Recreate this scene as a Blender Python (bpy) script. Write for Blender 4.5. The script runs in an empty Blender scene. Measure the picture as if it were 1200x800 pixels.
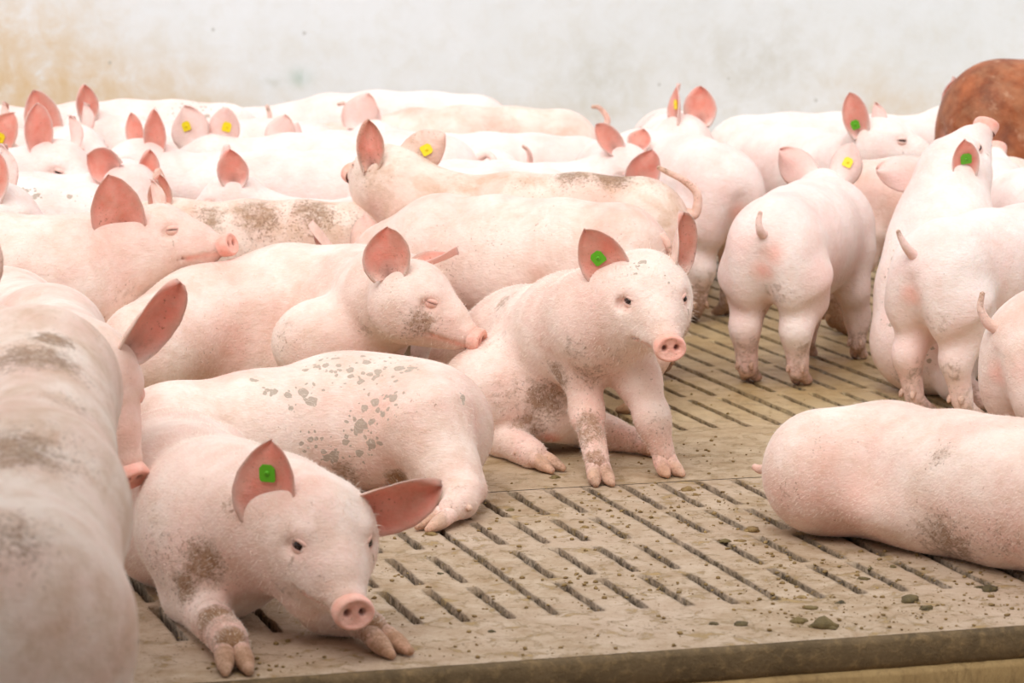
import bpy, math, random, time
import numpy as np
from mathutils import Vector
T0 = time.time()
sc = bpy.context.scene
C = sc.collection
# ---------------------------------------------------------------- camera
CAM_H, FPX = 1.53, 3500.0
TILT = math.atan(550 / FPX)
cam = bpy.data.cameras.new('camera'); camo = bpy.data.objects.new('camera', cam); C.objects.link(camo)
camo.location = (0, 0, CAM_H); camo.rotation_euler = (math.pi / 2 - TILT, 0, 0)
cam.sensor_width = 36; cam.lens = FPX / 1200 * 36; cam.clip_end = 200
cam.dof.use_dof = True; cam.dof.focus_distance = 7.35; cam.dof.aperture_fstop = 5.8
sc.camera = camo
# ---------------------------------------------------------------- light
W = bpy.data.worlds.new('sky'); sc.world = W; W.use_nodes = True
bg = W.node_tree.nodes['Background']; wt = W.node_tree
_g = wt.nodes.new('ShaderNodeNewGeometry'); _s = wt.nodes.new('ShaderNodeSeparateXYZ'); wt.links.new(_g.outputs['Incoming'], _s.inputs[0])
_m = wt.nodes.new('ShaderNodeMapRange'); wt.links.new(_s.outputs[2], _m.inputs[0])      # overcast sky: brightest overhead
_m.inputs[1].default_value = 0.0; _m.inputs[2].default_value = -0.9; _m.inputs[3].default_value = 0.62; _m.inputs[4].default_value = 1.30
wt.links.new(_m.outputs[0], bg.inputs['Strength'])
bg.inputs['Color'].default_value = (0.985, 0.99, 1.0, 1)
def area(name, loc, rot, sx, sy, power, col):
    L = bpy.data.lights.new(name, 'AREA'); L.shape = 'RECTANGLE'; L.size = sx; L.size_y = sy; L.energy = power; L.color = col
    o = bpy.data.objects.new(name, L); C.objects.link(o); o.location = loc; o.rotation_euler = rot; return o
sun = bpy.data.lights.new('sun', 'SUN'); sun.energy = 2.0; sun.angle = math.radians(38); sun.color = (1.0, 0.98, 0.96)
so = bpy.data.objects.new('sun', sun); C.objects.link(so)
so.rotation_euler = Vector((-0.30, -0.85, 1.15)).to_track_quat('Z', 'Y').to_euler()
sc.view_settings.view_transform = 'Standard'; sc.view_settings.look = 'None'
sc.view_settings.gamma = 1; sc.view_settings.use_curve_mapping = False
sc.view_settings.exposure = -0.07
sc.cycles.use_denoising = True
sc.cycles.max_bounces = 8

# ---------------------------------------------------------------- photo geometry helpers
def ray(px, py):
    x = (px - 600) / FPX; y = -(py - 400) / FPX
    return np.array([x, math.cos(TILT) + y * math.sin(TILT), -math.sin(TILT) + y * math.cos(TILT)])
def Q(px, py, z=0.0):
    r = ray(px, py); t = (z - CAM_H) / r[2]
    return np.array([r[0] * t, r[1] * t, z])
def PD(px, D, z):
    depth = D * math.cos(TILT) + (CAM_H - z) * math.sin(TILT)
    return np.array([(px - 600) / FPX * depth, D, z])
def PY(px, py, D):
    r = ray(px, py); t = D / r[1]
    return np.array([r[0] * t, D, CAM_H + r[2] * t])
def nrm(v):
    v = np.asarray(v, float); return v / (np.linalg.norm(v) + 1e-12)

# ---------------------------------------------------------------- material helpers
class NT:
    def __init__(s, m):
        m.use_nodes = True; s.t = m.node_tree; s.t.nodes.clear(); s.m = m
    def n(s, typ, **kw):
        nd = s.t.nodes.new(typ)
        for k, v in kw.items():
            if k == 'inp':
                for a, b in v.items(): nd.inputs[a].default_value = b
            else: setattr(nd, k, v)
        return nd
    def l(s, a, b): s.t.links.new(a, b)
    def val(s, sock, v):
        if hasattr(v, 'is_linked') or hasattr(v, 'links'): s.l(v, sock)
        else: sock.default_value = v
    def math(s, op, a, b=0.0, clamp=False):
        nd = s.n('ShaderNodeMath', operation=op); nd.use_clamp = clamp
        s.val(nd.inputs[0], a); s.val(nd.inputs[1], b); return nd.outputs[0]
    def mix(s, f, a, b, blend='MIX'):
        nd = s.n('ShaderNodeMix', data_type='RGBA', blend_type=blend)
        s.val(nd.inputs[0], f)
        for k, v in ((6, a), (7, b)):
            if isinstance(v, tuple): nd.inputs[k].default_value = (*v[:3], 1)
            else: s.l(v, nd.inputs[k])
        return nd.outputs[2]
    def noise(s, vec, scale, detail=3, rough=0.55, dist=0.0):
        nd = s.n('ShaderNodeTexNoise'); nd.inputs['Scale'].default_value = scale
        nd.inputs['Detail'].default_value = detail; nd.inputs['Roughness'].default_value = rough
        nd.inputs['Distortion'].default_value = dist
        if vec is not None: s.l(vec, nd.inputs['Vector'])
        return nd.outputs[0]
    def ramp(s, v, a, b, clamp=True):
        nd = s.n('ShaderNodeMapRange'); nd.clamp = clamp
        s.val(nd.inputs[0], v); nd.inputs[1].default_value = a; nd.inputs[2].default_value = b
        return nd.outputs[0]
    def voro(s, vec, scale, rand=1.0, feature='F1'):
        nd = s.n('ShaderNodeTexVoronoi', feature=feature); nd.inputs['Scale'].default_value = scale
        nd.inputs['Randomness'].default_value = rand; s.l(vec, nd.inputs['Vector']); return nd.outputs['Distance']
def lin(r, g, b):
    f = lambda c: (c / 255 / 12.92) if c / 255 <= 0.04045 else ((c / 255 + 0.055) / 1.055) ** 2.4
    return (f(r), f(g), f(b))
def simple_mat(name, col, rough=0.6, **kw):
    m = bpy.data.materials.new(name); t = NT(m)
    b = t.n('ShaderNodeBsdfPrincipled'); b.inputs['Base Color'].default_value = (*col, 1); b.inputs['Roughness'].default_value = rough
    for k, v in kw.items(): b.inputs[k.replace('_', ' ')].default_value = v
    o = t.n('ShaderNodeOutputMaterial'); t.l(b.outputs[0], o.inputs[0]); return m

def skin_mat(name, base=lin(244, 223, 212), pink=lin(230, 183, 169), fleck=1.0, dirt=1.0, brown=False):
    m = bpy.data.materials.new(name); t = NT(m)
    tc = t.n('ShaderNodeTexCoord'); oi = t.n('ShaderNodeObjectInfo')
    add = t.n('ShaderNodeVectorMath', operation='ADD')
    sc3 = t.n('ShaderNodeVectorMath', operation='SCALE'); t.l(oi.outputs['Location'], sc3.inputs[0]); sc3.inputs[3].default_value = 3.7
    t.l(tc.outputs['Object'], add.inputs[0]); t.l(sc3.outputs[0], add.inputs[1]); v = add.outputs[0]
    at = t.n('ShaderNodeAttribute', attribute_name='paint'); sp = t.n('ShaderNodeSeparateColor'); t.l(at.outputs['Color'], sp.inputs[0])
    R, Gc, B = sp.outputs[0], sp.outputs[1], sp.outputs[2]; A = at.outputs['Alpha']
    ea = t.n('ShaderNodeAttribute', attribute_name='ear').outputs['Fac']
    # blotchy pink over pale hide
    n1 = t.noise(v, 5.0, 4, 0.6)
    col = t.mix(t.ramp(n1, 0.38, 0.72), base, pink)
    if brown:
        n5 = t.noise(v, 9, 5, 0.65)
        col = t.mix(t.ramp(n5, 0.35, 0.7), lin(120, 62, 34), lin(178, 102, 62))
        gs = t.voro(v, 60); col = t.mix(t.math('MULTIPLY', t.ramp(t.noise(v, 14, 4), .58, .66), .5), col, lin(205, 160, 130))
    col = t.mix(R, col, t.mix(t.ramp(t.noise(v, 24, 4, .6), .35, .7), lin(253, 194, 178), lin(250, 156, 138)))
    # brown soil: broad faint smears everywhere, stronger where the hide is caked
    n2 = t.noise(v, 11.0, 6, 0.68, 0.4)
    smear = t.ramp(n2, 0.44, 0.74)
    amt = t.math('MULTIPLY', smear, 0.42 * dirt)
    col = t.mix(amt, col, lin(190, 148, 112))
    n3 = t.noise(v, 38.0, 7, 0.78, 0.3)
    thr = t.math('SUBTRACT', 0.74, t.math('MULTIPLY', Gc, 0.47))
    cake = t.math('MULTIPLY', t.math('SUBTRACT', n3, thr), 6.0, True)
    cake = t.math('MULTIPLY', cake, t.math('ADD', 0.12, t.math('MULTIPLY', Gc, .75)), True)
    col = t.mix(cake, col, t.mix(t.ramp(t.noise(v, 15, 3), .35, .65), lin(150, 110, 70), lin(122, 92, 60)))
    # fine flecks
    nf = t.noise(v, 7, 2); vf = t.noise(v, 135, 3, .65)
    gate = t.math('ADD', t.ramp(nf, 0.42, 0.8), t.math('MULTIPLY', Gc, 1.2))
    fl = t.math('MULTIPLY', t.math('SUBTRACT', vf, t.math('SUBTRACT', .70, t.math('ADD', t.math('MULTIPLY', gate, .075 * fleck), t.math('MULTIPLY', Gc, .09)))), 14.0, True)
    col = t.mix(t.math('MULTIPLY', fl, .62), col, lin(124, 82, 54))
    # bristle streaks
    sm = t.n('ShaderNodeMapping'); sm.inputs['Scale'].default_value = (60, 220, 220); t.l(v, sm.inputs[0])
    hs = t.noise(sm.outputs[0], 1.0, 2, 0.6)
    hv = t.ramp(hs, 0.3, 0.75)
    if not brown: col = t.mix(t.math('MULTIPLY', hv, 0.20), col, lin(214, 176, 150))
    # wet grey splashes: round spots, present in some cells only
    vw = t.n('ShaderNodeTexNoise'); vw.inputs['Scale'].default_value = 55; t.l(v, vw.inputs[0])
    vsub = t.n('ShaderNodeVectorMath', operation='MULTIPLY_ADD'); t.l(vw.outputs['Color'], vsub.inputs[0]); vsub.inputs[1].default_value = (.014,) * 3; t.l(v, vsub.inputs[2])
    spot = None
    for scl, th_ in ((34, .52), (62, .42)):
        vn_ = t.n('ShaderNodeTexVoronoi'); vn_.inputs['Scale'].default_value = scl; t.l(vsub.outputs[0], vn_.inputs['Vector'])
        sc_ = t.n('ShaderNodeSeparateColor'); t.l(vn_.outputs['Color'], sc_.inputs[0])
        pr = t.math('GREATER_THAN', sc_.outputs[0], .30)
        rad = t.math('MULTIPLY', t.math('MULTIPLY', B, pr), t.math('ADD', th_ * .45, t.math('MULTIPLY', sc_.outputs[1], th_ * .8)))
        s1 = t.math('LESS_THAN', vn_.outputs['Distance'], rad)
        spot = s1 if spot is None else t.math('MAXIMUM', spot, s1)
    col = t.mix(t.math('MULTIPLY', spot, 0.85), col, lin(172, 156, 140))
    # horn of the claws / moist nostrils, ear roots, lid slits with recess shade painted in
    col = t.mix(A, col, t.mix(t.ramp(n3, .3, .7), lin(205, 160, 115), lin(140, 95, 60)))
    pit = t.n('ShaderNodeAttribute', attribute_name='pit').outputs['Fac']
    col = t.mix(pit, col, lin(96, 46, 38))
    b = t.n('ShaderNodeBsdfPrincipled'); t.l(col, b.inputs['Base Color'])
    b.inputs['Roughness'].default_value = 0.62 if not brown else 0.5
    b.inputs['Specular IOR Level'].default_value = 0.25
    if not brown:
        b.inputs['Subsurface Weight'].default_value = 0.12
        b.inputs['Subsurface Radius'].default_value = (0.02, 0.008, 0.005); b.inputs['Subsurface Scale'].default_value = 0.35
        b.inputs['Sheen Weight'].default_value = 0.10; b.inputs['Sheen Roughness'].default_value = 0.5
    # relief
    h = t.math('ADD', t.math('MULTIPLY', hs, 0.0016), t.math('MULTIPLY', t.noise(v, 40, 3, .6), 0.004))
    h = t.math('ADD', h, t.math('MULTIPLY', cake, 0.002))
    bp = t.n('ShaderNodeBump'); bp.inputs['Strength'].default_value = 0.8; bp.inputs['Distance'].default_value = 1.0
    t.l(h, bp.inputs['Height']); t.l(bp.outputs[0], b.inputs['Normal'])
    tr = t.n('ShaderNodeBsdfTranslucent'); t.l(t.mix(0.4, col, lin(255, 190, 165)), tr.inputs[0])
    ms = t.n('ShaderNodeMixShader'); t.l(t.math('MULTIPLY', ea, 0.38), ms.inputs[0]); t.l(b.outputs[0], ms.inputs[1]); t.l(tr.outputs[0], ms.inputs[2])
    o = t.n('ShaderNodeOutputMaterial'); t.l(ms.outputs[0], o.inputs[0])
    return m
MAT = {}
MAT['pig'] = skin_mat('pig_skin')
MAT['dirty'] = skin_mat('pig_skin_soiled', dirt=1.8, fleck=1.6, base=lin(240, 219, 205), pink=lin(228, 188, 172))
MAT['clean'] = skin_mat('pig_skin_clean', dirt=0.5, fleck=0.4, base=lin(248, 233, 227), pink=lin(241, 206, 199))
MAT['brown'] = skin_mat('brown_pig_hide', brown=True)
MAT['bristle'] = simple_mat('bristle', lin(248, 230, 216), 0.6)
MAT['eye'] = simple_mat('eye_dark', lin(38, 24, 20), 0.12)
MAT['tag_yellow'] = simple_mat('tag_yellow', lin(240, 214, 20), 0.45)
MAT['tag_green'] = simple_mat('tag_green', lin(96, 180, 32), 0.45)
MAT['ink'] = simple_mat('tag_ink', lin(60, 60, 40), 0.6)
# ---------------------------------------------------------------- mesh from numpy
def make_mesh(name, V, quads, tris=None, attrs=None, mats=(), matidx=None, smooth=True):
    me = bpy.data.meshes.new(name)
    V = np.asarray(V, np.float32); quads = np.asarray(quads, np.int32).reshape(-1, 4)
    tris = np.zeros((0, 3), np.int32) if tris is None or len(tris) == 0 else np.asarray(tris, np.int32).reshape(-1, 3)
    me.vertices.add(len(V)); me.vertices.foreach_set('co', V.ravel())
    nl = quads.size + tris.size
    me.loops.add(nl); me.loops.foreach_set('vertex_index', np.concatenate([quads.ravel(), tris.ravel()]).astype(np.int32))
    nf = len(quads) + len(tris)
    me.polygons.add(nf)
    st = np.concatenate([np.arange(len(quads)) * 4, quads.size + np.arange(len(tris)) * 3]).astype(np.int32)
    me.polygons.foreach_set('loop_start', st)
    me.polygons.foreach_set('use_smooth', np.full(nf, smooth, bool))
    if matidx is not None: me.polygons.foreach_set('material_index', np.asarray(matidx, np.int32))
    me.update(calc_edges=True)
    for m in mats: me.materials.append(m)
    for k, a in (attrs or {}).items():
        if a.ndim == 2:
            at = me.attributes.new(k, 'FLOAT_COLOR', 'POINT'); at.data.foreach_set('color', a.astype(np.float32).ravel())
        else:
            at = me.attributes.new(k, 'FLOAT', 'POINT'); at.data.foreach_set('value', a.astype(np.float32))
    return me

def surface_nets(F, org, h):
    ins = F < 0
    nx, ny, nz = F.shape
    c = ins[:-1, :-1, :-1].astype(np.int8).copy()
    for dx in (0, 1):
        for dy in (0, 1):
            for dz in (0, 1):
                if dx or dy or dz: c += ins[dx:nx - 1 + dx, dy:ny - 1 + dy, dz:nz - 1 + dz]
    act = (c > 0) & (c < 8)
    idx = np.argwhere(act); N = len(idx)
    lut = np.full(act.shape, -1, np.int32); lut[act] = np.arange(N)
    cor = [(a, b, d) for a in (0, 1) for b in (0, 1) for d in (0, 1)]
    val = np.stack([F[idx[:, 0] + a, idx[:, 1] + b, idx[:, 2] + d] for a, b, d in cor], 1)
    P = np.zeros((N, 3), np.float32); n = np.zeros(N, np.float32)
    for i in range(8):
        for j in range(i + 1, 8):
            d = [abs(cor[i][q] - cor[j][q]) for q in range(3)]
            if sum(d) != 1: continue
            m = (val[:, i] < 0) != (val[:, j] < 0)
            t = np.where(m, val[:, i] / np.where(m, val[:, i] - val[:, j], 1), 0)
            A = np.array(cor[i], np.float32); Bv = np.array(cor[j], np.float32)
            P += m[:, None] * (A + t[:, None] * (Bv - A)); n += m
    P = (P / n[:, None] + idx) * h + org
    quads = []
    for ax in range(3):
        sl0 = [slice(None)] * 3; sl1 = [slice(None)] * 3; sl0[ax] = slice(0, -1); sl1[ax] = slice(1, None)
        a = ins[tuple(sl0)]; b = ins[tuple(sl1)]
        e = np.argwhere(a != b)
        u, v = (ax + 1) % 3, (ax + 2) % 3
        ok = (e[:, u] > 0) & (e[:, v] > 0) & (e[:, u] < F.shape[u] - 1) & (e[:, v] < F.shape[v] - 1); e = e[ok]
        s = a[e[:, 0], e[:, 1], e[:, 2]]
        def cell(du, dv):
            q = e.copy(); q[:, u] -= du; q[:, v] -= dv; return lut[q[:, 0], q[:, 1], q[:, 2]]
        q = np.stack([cell(1, 1), cell(0, 1), cell(0, 0), cell(1, 0)], 1)
        q[~s] = q[~s][:, ::-1]
        quads.append(q)
    return P, np.concatenate(quads)

def catmull(pts, n=6):
    pts = [np.asarray(p, float) for p in pts]
    P = [2 * pts[0] - pts[1]] + pts + [2 * pts[-1] - pts[-2]]; out = []
    for i in range(1, len(P) - 2):
        for k in range(n):
            t = k / n; a, b, c, d = P[i - 1], P[i], P[i + 1], P[i + 2]
            out.append(0.5 * (2 * b + (c - a) * t + (2 * a - 5 * b + 4 * c - d) * t * t + (3 * b - a - 3 * c + d) * t ** 3))
    out.append(pts[-1]); return np.array(out)

def tube_geo(path, rad, n=10, flat=None):
    """closed tapering tube; rad per path point"""
    path = np.asarray(path, float); m = len(path); rad = np.interp(np.linspace(0, 1, m), np.linspace(0, 1, len(rad)), rad)
    V = []; up = np.array([0, 0, 1.0])
    tg = np.gradient(path, axis=0)
    u0 = nrm(np.cross(tg[0], [0.3, 0.2, 1])); 
    for i in range(m):
        t = nrm(tg[i]); u0 = nrm(u0 - t * np.dot(u0, t)); w = np.cross(t, u0)
        for k in range(n):
            a = 2 * math.pi * k / n; V.append(path[i] + rad[i] * (math.cos(a) * u0 + math.sin(a) * w))
    V.append(path[0] - nrm(tg[0]) * rad[0] * .5); V.append(path[-1] + nrm(tg[-1]) * rad[-1] * .7)
    q = [(i * n + k, i * n + (k + 1) % n, (i + 1) * n + (k + 1) % n, (i + 1) * n + k) for i in range(m - 1) for k in range(n)]
    t3 = [(m * n, (k + 1) % n, k) for k in range(n)] + [(m * n + 1, (m - 1) * n + k, (m - 1) * n + (k + 1) % n) for k in range(n)]
    return np.array(V), q, t3

def tag(o, label, cat, group=None, kind=None):
    if label: o['label'] = label
    if cat: o['category'] = cat
    if group: o['group'] = group
    if kind: o['kind'] = kind
    return o

class Pig:
    """Body as one blended surface (rounded cones and ellipsoids), then meshed."""
    def __init__(s, base=(0, 0, 0), head=None, sc_=1.0, h=0.012):
        s.base = np.array([base[0], base[1], 0.0]) if len(base) < 3 else np.array(base, float)
        s.S = sc_; s.h = h
        a = nrm(head if head is not None else (1, 0)) if head is not None else None
        if a is None: s.R = np.eye(3)
        else:
            x = nrm([a[0], a[1], 0]); s.R = np.array([x, [-x[1], x[0], 0], [0, 0, 1]]).T
        s.prims = []; s.paints = []; s.extra = []; s.kids = []; s.eyes = []; s.pps = []; s.folds = []; s.rng = random.Random(int(abs(s.base[0] * 977 + s.base[1] * 331) * 100))
        s.local = head is not None
    def p(s, v): return s.base + s.R @ (np.asarray(v, float) * s.S) if s.local else np.asarray(v, float)
    def v(s, v): return s.R @ np.asarray(v, float) if s.local else np.asarray(v, float)
    def cone(s, a, b, ra, rb, k=0.04, flat=None, sub=False):
        S = s.S if s.local else 1
        s.prims.append(('c', s.p(a), s.p(b), ra * S, rb * S, k * S, None if flat is None else (nrm(s.v(flat[0])), flat[1]), sub))
    def ell(s, c, r, k=0.04, ax=None, sub=False):
        S = s.S if s.local else 1
        M = np.eye(3) if ax is None else np.array(ax).T        # columns = axes
        M = (s.R @ M) if s.local else M
        s.prims.append(('e', s.p(c), M, np.array(r) * S, None, k * S, None, sub))
    def chain(s, pts, rad, k=0.04, flat=None):
        for i in range(len(pts) - 1): s.cone(pts[i], pts[i + 1], rad[i], rad[i + 1], k, flat)
    def paint(s, c, r, ch, w=1.0, b=None):
        S = s.S if s.local else 1
        s.paints.append((s.p(c), s.p(b) if b is not None else None, r * S, ch, w))
    def pp(s, px, py, r, ch, w=1.0): s.pps.append((px, py, r, ch, w))
    def fold(s, a, b, r, n, amp): s.folds.append((np.asarray(a, float), np.asarray(b, float), r, n, amp))
    def add(s, V, q, t, paint=(0, 0, 0, 0), ear=0.0, pit=0.0):
        V = np.asarray(V, float); n = len(V)
        pa = np.tile(np.array(paint, float), (n, 1)) if np.ndim(paint) == 1 else np.asarray(paint, float)
        s.extra.append((V, np.array(q).reshape(-1, 4), np.array(t).reshape(-1, 3), pa, np.full(n, ear) if np.ndim(ear) == 0 else ear, np.full(n, pit) if np.ndim(pit) == 0 else pit))
    # ---- leg: pts from the body down to the pastern, then cloven hoof along 'toe'
    def leg(s, pts, rad, toe, side=None, k=0.03, dirt=0.8, hoof=1.0, front=None, dew=True):
        s.chain(pts, rad, k)
        S = s.S if s.local else 1
        a = s.p(pts[-1]); toe = nrm(s.v(toe)); pre = nrm(s.p(pts[-1]) - s.p(pts[-2]))
        side = nrm(s.v(side)) if side is not None else nrm(np.cross(toe, [0, 0, 1]))
        H = S * hoof
        for sg in (-1, 1):
            p0 = a - toe * .004 * H - pre * .014 * H + side * sg * .008 * H
            p1 = a + toe * .022 * H + side * sg * .0135 * H + pre * .012 * H
            p2 = a + toe * .056 * H + side * sg * .0185 * H + pre * .030 * H
            for q in (p1, p2): q[2] = max(q[2], 0.013 * H)
            if a[2] < .09: p1[2] = min(p1[2], .021 * H); p2[2] = .0085 * H          # claws planted on the floor
            path = catmull([p0, p1, p2], 5); V, q4, t3 = tube_geo(path, np.array([.015, .0175, .0160, .0065]) * H, 12)
            V[:, 2] = np.maximum(V[:, 2], 0.001)
            u = np.clip(((V - a) @ toe) / (.046 * H), 0, 1)
            pa = np.zeros((len(V), 4)); pa[:, 3] = np.clip((u - .55) * 1.8, 0, .55); pa[:, 1] = .8 * dirt; pa[:, 0] = .25
            s.add(V, q4, t3, pa)
            if dew:
                d0 = a - toe * .012 * H - pre * .020 * H + side * sg * .016 * H
                d1 = d0 - toe * .020 * H + pre * .022 * H + side * sg * .006 * H
                d1[2] = max(d1[2], .008)
                V, q4, t3 = tube_geo(catmull([d0, (d0 + d1) / 2 - toe * .004 * H, d1], 3), np.array([.010, .0085, .005]) * H, 8)
                s.add(V, q4, t3, (0.2, dirt * .7, 0, .45))
        n = len(pts); i0 = max(0, n - 3)
        s.paints.append((s.p(pts[-2]), s.p(pts[-1]), .07 * S, 1, dirt))
        if n > 2: s.paints.append((s.p(pts[-3]), s.p(pts[-2]), .08 * S, 1, dirt * .7))
        s.paints.append((s.p(pts[-1]), s.p(pts[-2]), .05 * S, 0, .45))
    # ---- head
    def head(s, c, fwd, up=(0, 0, 1), hs=1.0, roll=0.0, ears=(), lid=0.5, jowl=1.0, nose_dirt=0.0, slim=1.0, eyes=(1, 1)):
        c = s.p(c); f = nrm(s.v(fwd)); u = s.v(up); l = nrm(np.cross(u, f)); u = np.cross(f, l)
        if roll: cr, sr = math.cos(roll), math.sin(roll); l, u = l * cr + u * sr, u * cr - l * sr
        H = hs * (s.S if s.local else 1)
        M = np.array([f, l, u]).T
        X = lambda v: c + M @ (np.array(v, float) * H)
        s.hc = X((.07, 0, -.03))
        loc, s.local = s.local, False
        ax = [f, l, u]
        s.ell(X((-.005, 0, .0)), np.array((.115, .088, .092)) * H, .04 * H, ax)
        s.cone(X((.02, 0, .002)), X((.115, 0, -.030)), .082 * H, .060 * H, .04 * H)
        s.cone(X((.11, 0, -.032)), X((.188, 0, -.054)), .058 * H, .0405 * H, .025 * H)
        s.cone(X((.06, 0, .038)), X((.16, 0, -.012)), .030 * H, .020 * H, .03 * H)
        for sg in (-1, 1):
            s.ell(X((.0, sg * .052, -.045)), np.array((.095, .052, .075)) * H * np.array([1, jowl, jowl]), .05 * H, ax)
            s.ell(X((.062, sg * .054, .036)), np.array((.036, .024, .022)) * H, .016 * H, ax)
            s.cone(X((.05, sg * .052, -.045)), X((.15, sg * .030, -.062)), .040 * H, .022 * H, .018 * H)
            s.ell(X((.090, sg * .086, .008)), np.array((.022, .016, .016)) * H, .014 * H, ax, sub=True)
        s.cone(X((.0, 0, -.080)), X((.165, 0, -.084)), .062 * H * jowl, .026 * H, .010 * H)
        # mouth line
        for sg in (-1, 1):
            pm = [(.085, sg * .068, -.062), (.12, sg * .055, -.078), (.165, sg * .037, -.080), (.215, sg * .026, -.086)]
            for i in range(3): s.cone(X(pm[i]), X(pm[i + 1]), max(.0060 * H, .9 * s.h), max(.0055 * H, .8 * s.h), .003 * H, sub=True)
            s.paints.append((X(pm[1]), X(pm[3]), .016 * H, 0, .8))
        s.paints.append((X((.235, 0, -.06)), None, .055 * H, 0, .75))
        # ear roots
        s.local = loc
        # nose disc
        nu, nv = 14, 36; V = []; pa = []; pit = []
        dn = nrm(M @ np.array([1, 0, .10])); dl = l; du = np.cross(dn, dl); cc = X((.228, 0, -.060))
        prof = [(0.0, .013), (.30, .0125), (.62, .0135), (.86, .0165), (.97, .013), (1.02, .006), (.98, -.004), (.93, -.02)]
        rr = [x[0] for x in prof]; zz = [x[1] for x in prof]
        ts = [0.02, .12, .2, .28, .36, .44, .52, .6, .7, .8, .88, .95, 1.0, 1.03, 1.0, .93]
        zs = [.0125, .0125, .0125, .0125, .0125, .013, .0135, .0138, .0150, .0168, .0172, .0155, .012, .005, -.004, -.02]
        for j, (r, z) in enumerate(zip(ts, zs)):
            for k in range(nv):
                a = 2 * math.pi * k / nv
                y = r * .0405 * math.cos(a); w = r * .0335 * math.sin(a) * (1.06 if math.sin(a) > 0 else .98)
                d = 0; pv = 0
                if j < 12:
                    for sg in (-1, 1):
                        e = ((y - sg * .0155) / .0062) ** 2 + ((w - .003) / .0075) ** 2
                        g = math.exp(-(e ** 1.6)); d += -.016 * g; pv += g
                V.append(cc + H * (dn * (z + d) + dl * y + du * w)); pit.append(min(1, pv) * .9)
                pa.append((.78 if z > -.01 else .45, nose_dirt, 0, 0))
        m = len(ts); V.append(cc + H * dn * .0125); pit.append(0); pa.append((.78, nose_dirt, 0, 0))
        q = [(j * nv + k, (j + 1) * nv + k, (j + 1) * nv + (k + 1) % nv, j * nv + (k + 1) % nv) for j in range(m - 1) for k in range(nv)]
        t3 = [(m * nv, k, (k + 1) % nv) for k in range(nv)]
        s.add(V, q, t3, np.array(pa), 0., np.array(pit))
        for ei, sg in enumerate((1, -1)):
            if eyes[ei]: s.eyes.append((X((.083, sg * .02, .010)), nrm(M @ np.array([.18, sg * .97, .10])), nrm(M @ np.array([.50, sg * .85, .12])), nrm(M @ np.array([.12, 0, 1])), H, lid))
        # ears: dict(side, dir, nrm, L, W, tag, cup)
        for e in ears:
            s.ear(X, M, H, **e)
        return X
    def ear(s, X, M, H, side=1, dir=None, n=None, L=.155, W=.115, cup=.9, bend=.0, tagc=None, back=False, base=None, tagpos=(.5, .05), world=True, tw=0.0, skew=.16):
        b = X(base) if base is not None else X((-.035, side * .062, .070))
        d = nrm(dir if world else M @ np.array(dir, float)); nn = np.asarray(n, float) if world else M @ np.array(n, float)
        nn = nrm(nn - d * np.dot(nn, d)); w = np.cross(nn, d)
        L, W = L * H, W * H
        nt, ns = 20, 15; th = .0035 * H
        wp = lambda t: W / 2 * np.interp(t, [0, .08, .25, .45, .65, .82, .93, 1.0], [.66, .80, .97, 1.0, .87, .60, .36, .05])
        def surf(t, q):
            ww = wp(t)
            ang = q * (0.55 + cup * (1 - t) * 1.15)                       # wraps into a funnel at the root
            rad = ww / max(.35, (0.55 + cup * (1 - t) * 1.15) * .9)
            off = rad * (1 - math.cos(ang)); lat = rad * math.sin(ang)
            wav = .006 * H * math.sin(q * 4 + t * 5 + side) + .010 * H * q * abs(q) * math.sin(t * 4 + 1)
            return b + d * (L * t - .022 * H) + w * (lat * (1 + tw * t) + skew * side * W * (t * t - .3 * t)) + nn * (off + bend * L * t * t + wav * t)
        G = np.array([[surf(i / (nt - 1), -1 + 2 * j / (ns - 1)) for j in range(ns)] for i in range(nt)])
        gu = np.gradient(G, axis=0); gv = np.gradient(G, axis=1); N = np.cross(gv, gu); N /= np.linalg.norm(N, axis=2, keepdims=True) + 1e-9
        if np.dot(N[8, 7], nn) < 0: N = -N
        tt = np.linspace(0, 1, nt)[:, None, None]; qq = np.abs(np.linspace(-1, 1, ns))[None, :, None]
        thk = th * (1 - .55 * qq) * (1 - .5 * tt) * (1 + 1.6 * (1 - tt) ** 4)
        Vi = (G + N * thk).reshape(-1, 3); Vo = (G - N * thk).reshape(-1, 3); m = nt * ns
        V = np.concatenate([Vi, Vo]); q4 = []
        for i in range(nt - 1):
            for j in range(ns - 1):
                a, b_, c_, d_ = i * ns + j, i * ns + j + 1, (i + 1) * ns + j + 1, (i + 1) * ns + j
                q4.append((a, b_, c_, d_)); q4.append((m + d_, m + c_, m + b_, m + a))
        for i in range(nt - 1):
            for j, o_ in ((0, 0), (ns - 1, 1)):
                a, d_ = i * ns + j, (i + 1) * ns + j
                q4.append((a, d_, m + d_, m + a) if o_ == 0 else (d_, a, m + a, m + d_))
        for j in range(ns - 1):
            a = (nt - 1) * ns + j; q4.append((a, a + 1, m + a + 1, m + a))
        pa = np.zeros((2 * m, 4)); tl = np.tile(np.repeat(np.linspace(0, 1, nt), ns), 2); ql = np.tile(np.tile(np.abs(np.linspace(-1, 1, ns)), nt), 2)
        inner = np.concatenate([np.ones(m), np.zeros(m)])
        pa[:, 0] = np.where(inner > 0, np.clip((.95 - .45 * np.clip(1 - tl * 2.2, 0, 1)) - ql ** 5 * .9 - np.clip(tl - .93, 0, 1) * 8, 0, 1), .10 + .15 * tl); pa[:, 1] = .12 + .35 * inner * (1 - tl)
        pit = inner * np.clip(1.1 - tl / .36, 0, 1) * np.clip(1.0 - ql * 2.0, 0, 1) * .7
        s.add(V, q4, [], pa, np.where(inner > 0, 1.0, .35) * np.clip(tl * 4, .2, 1), pit)
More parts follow.
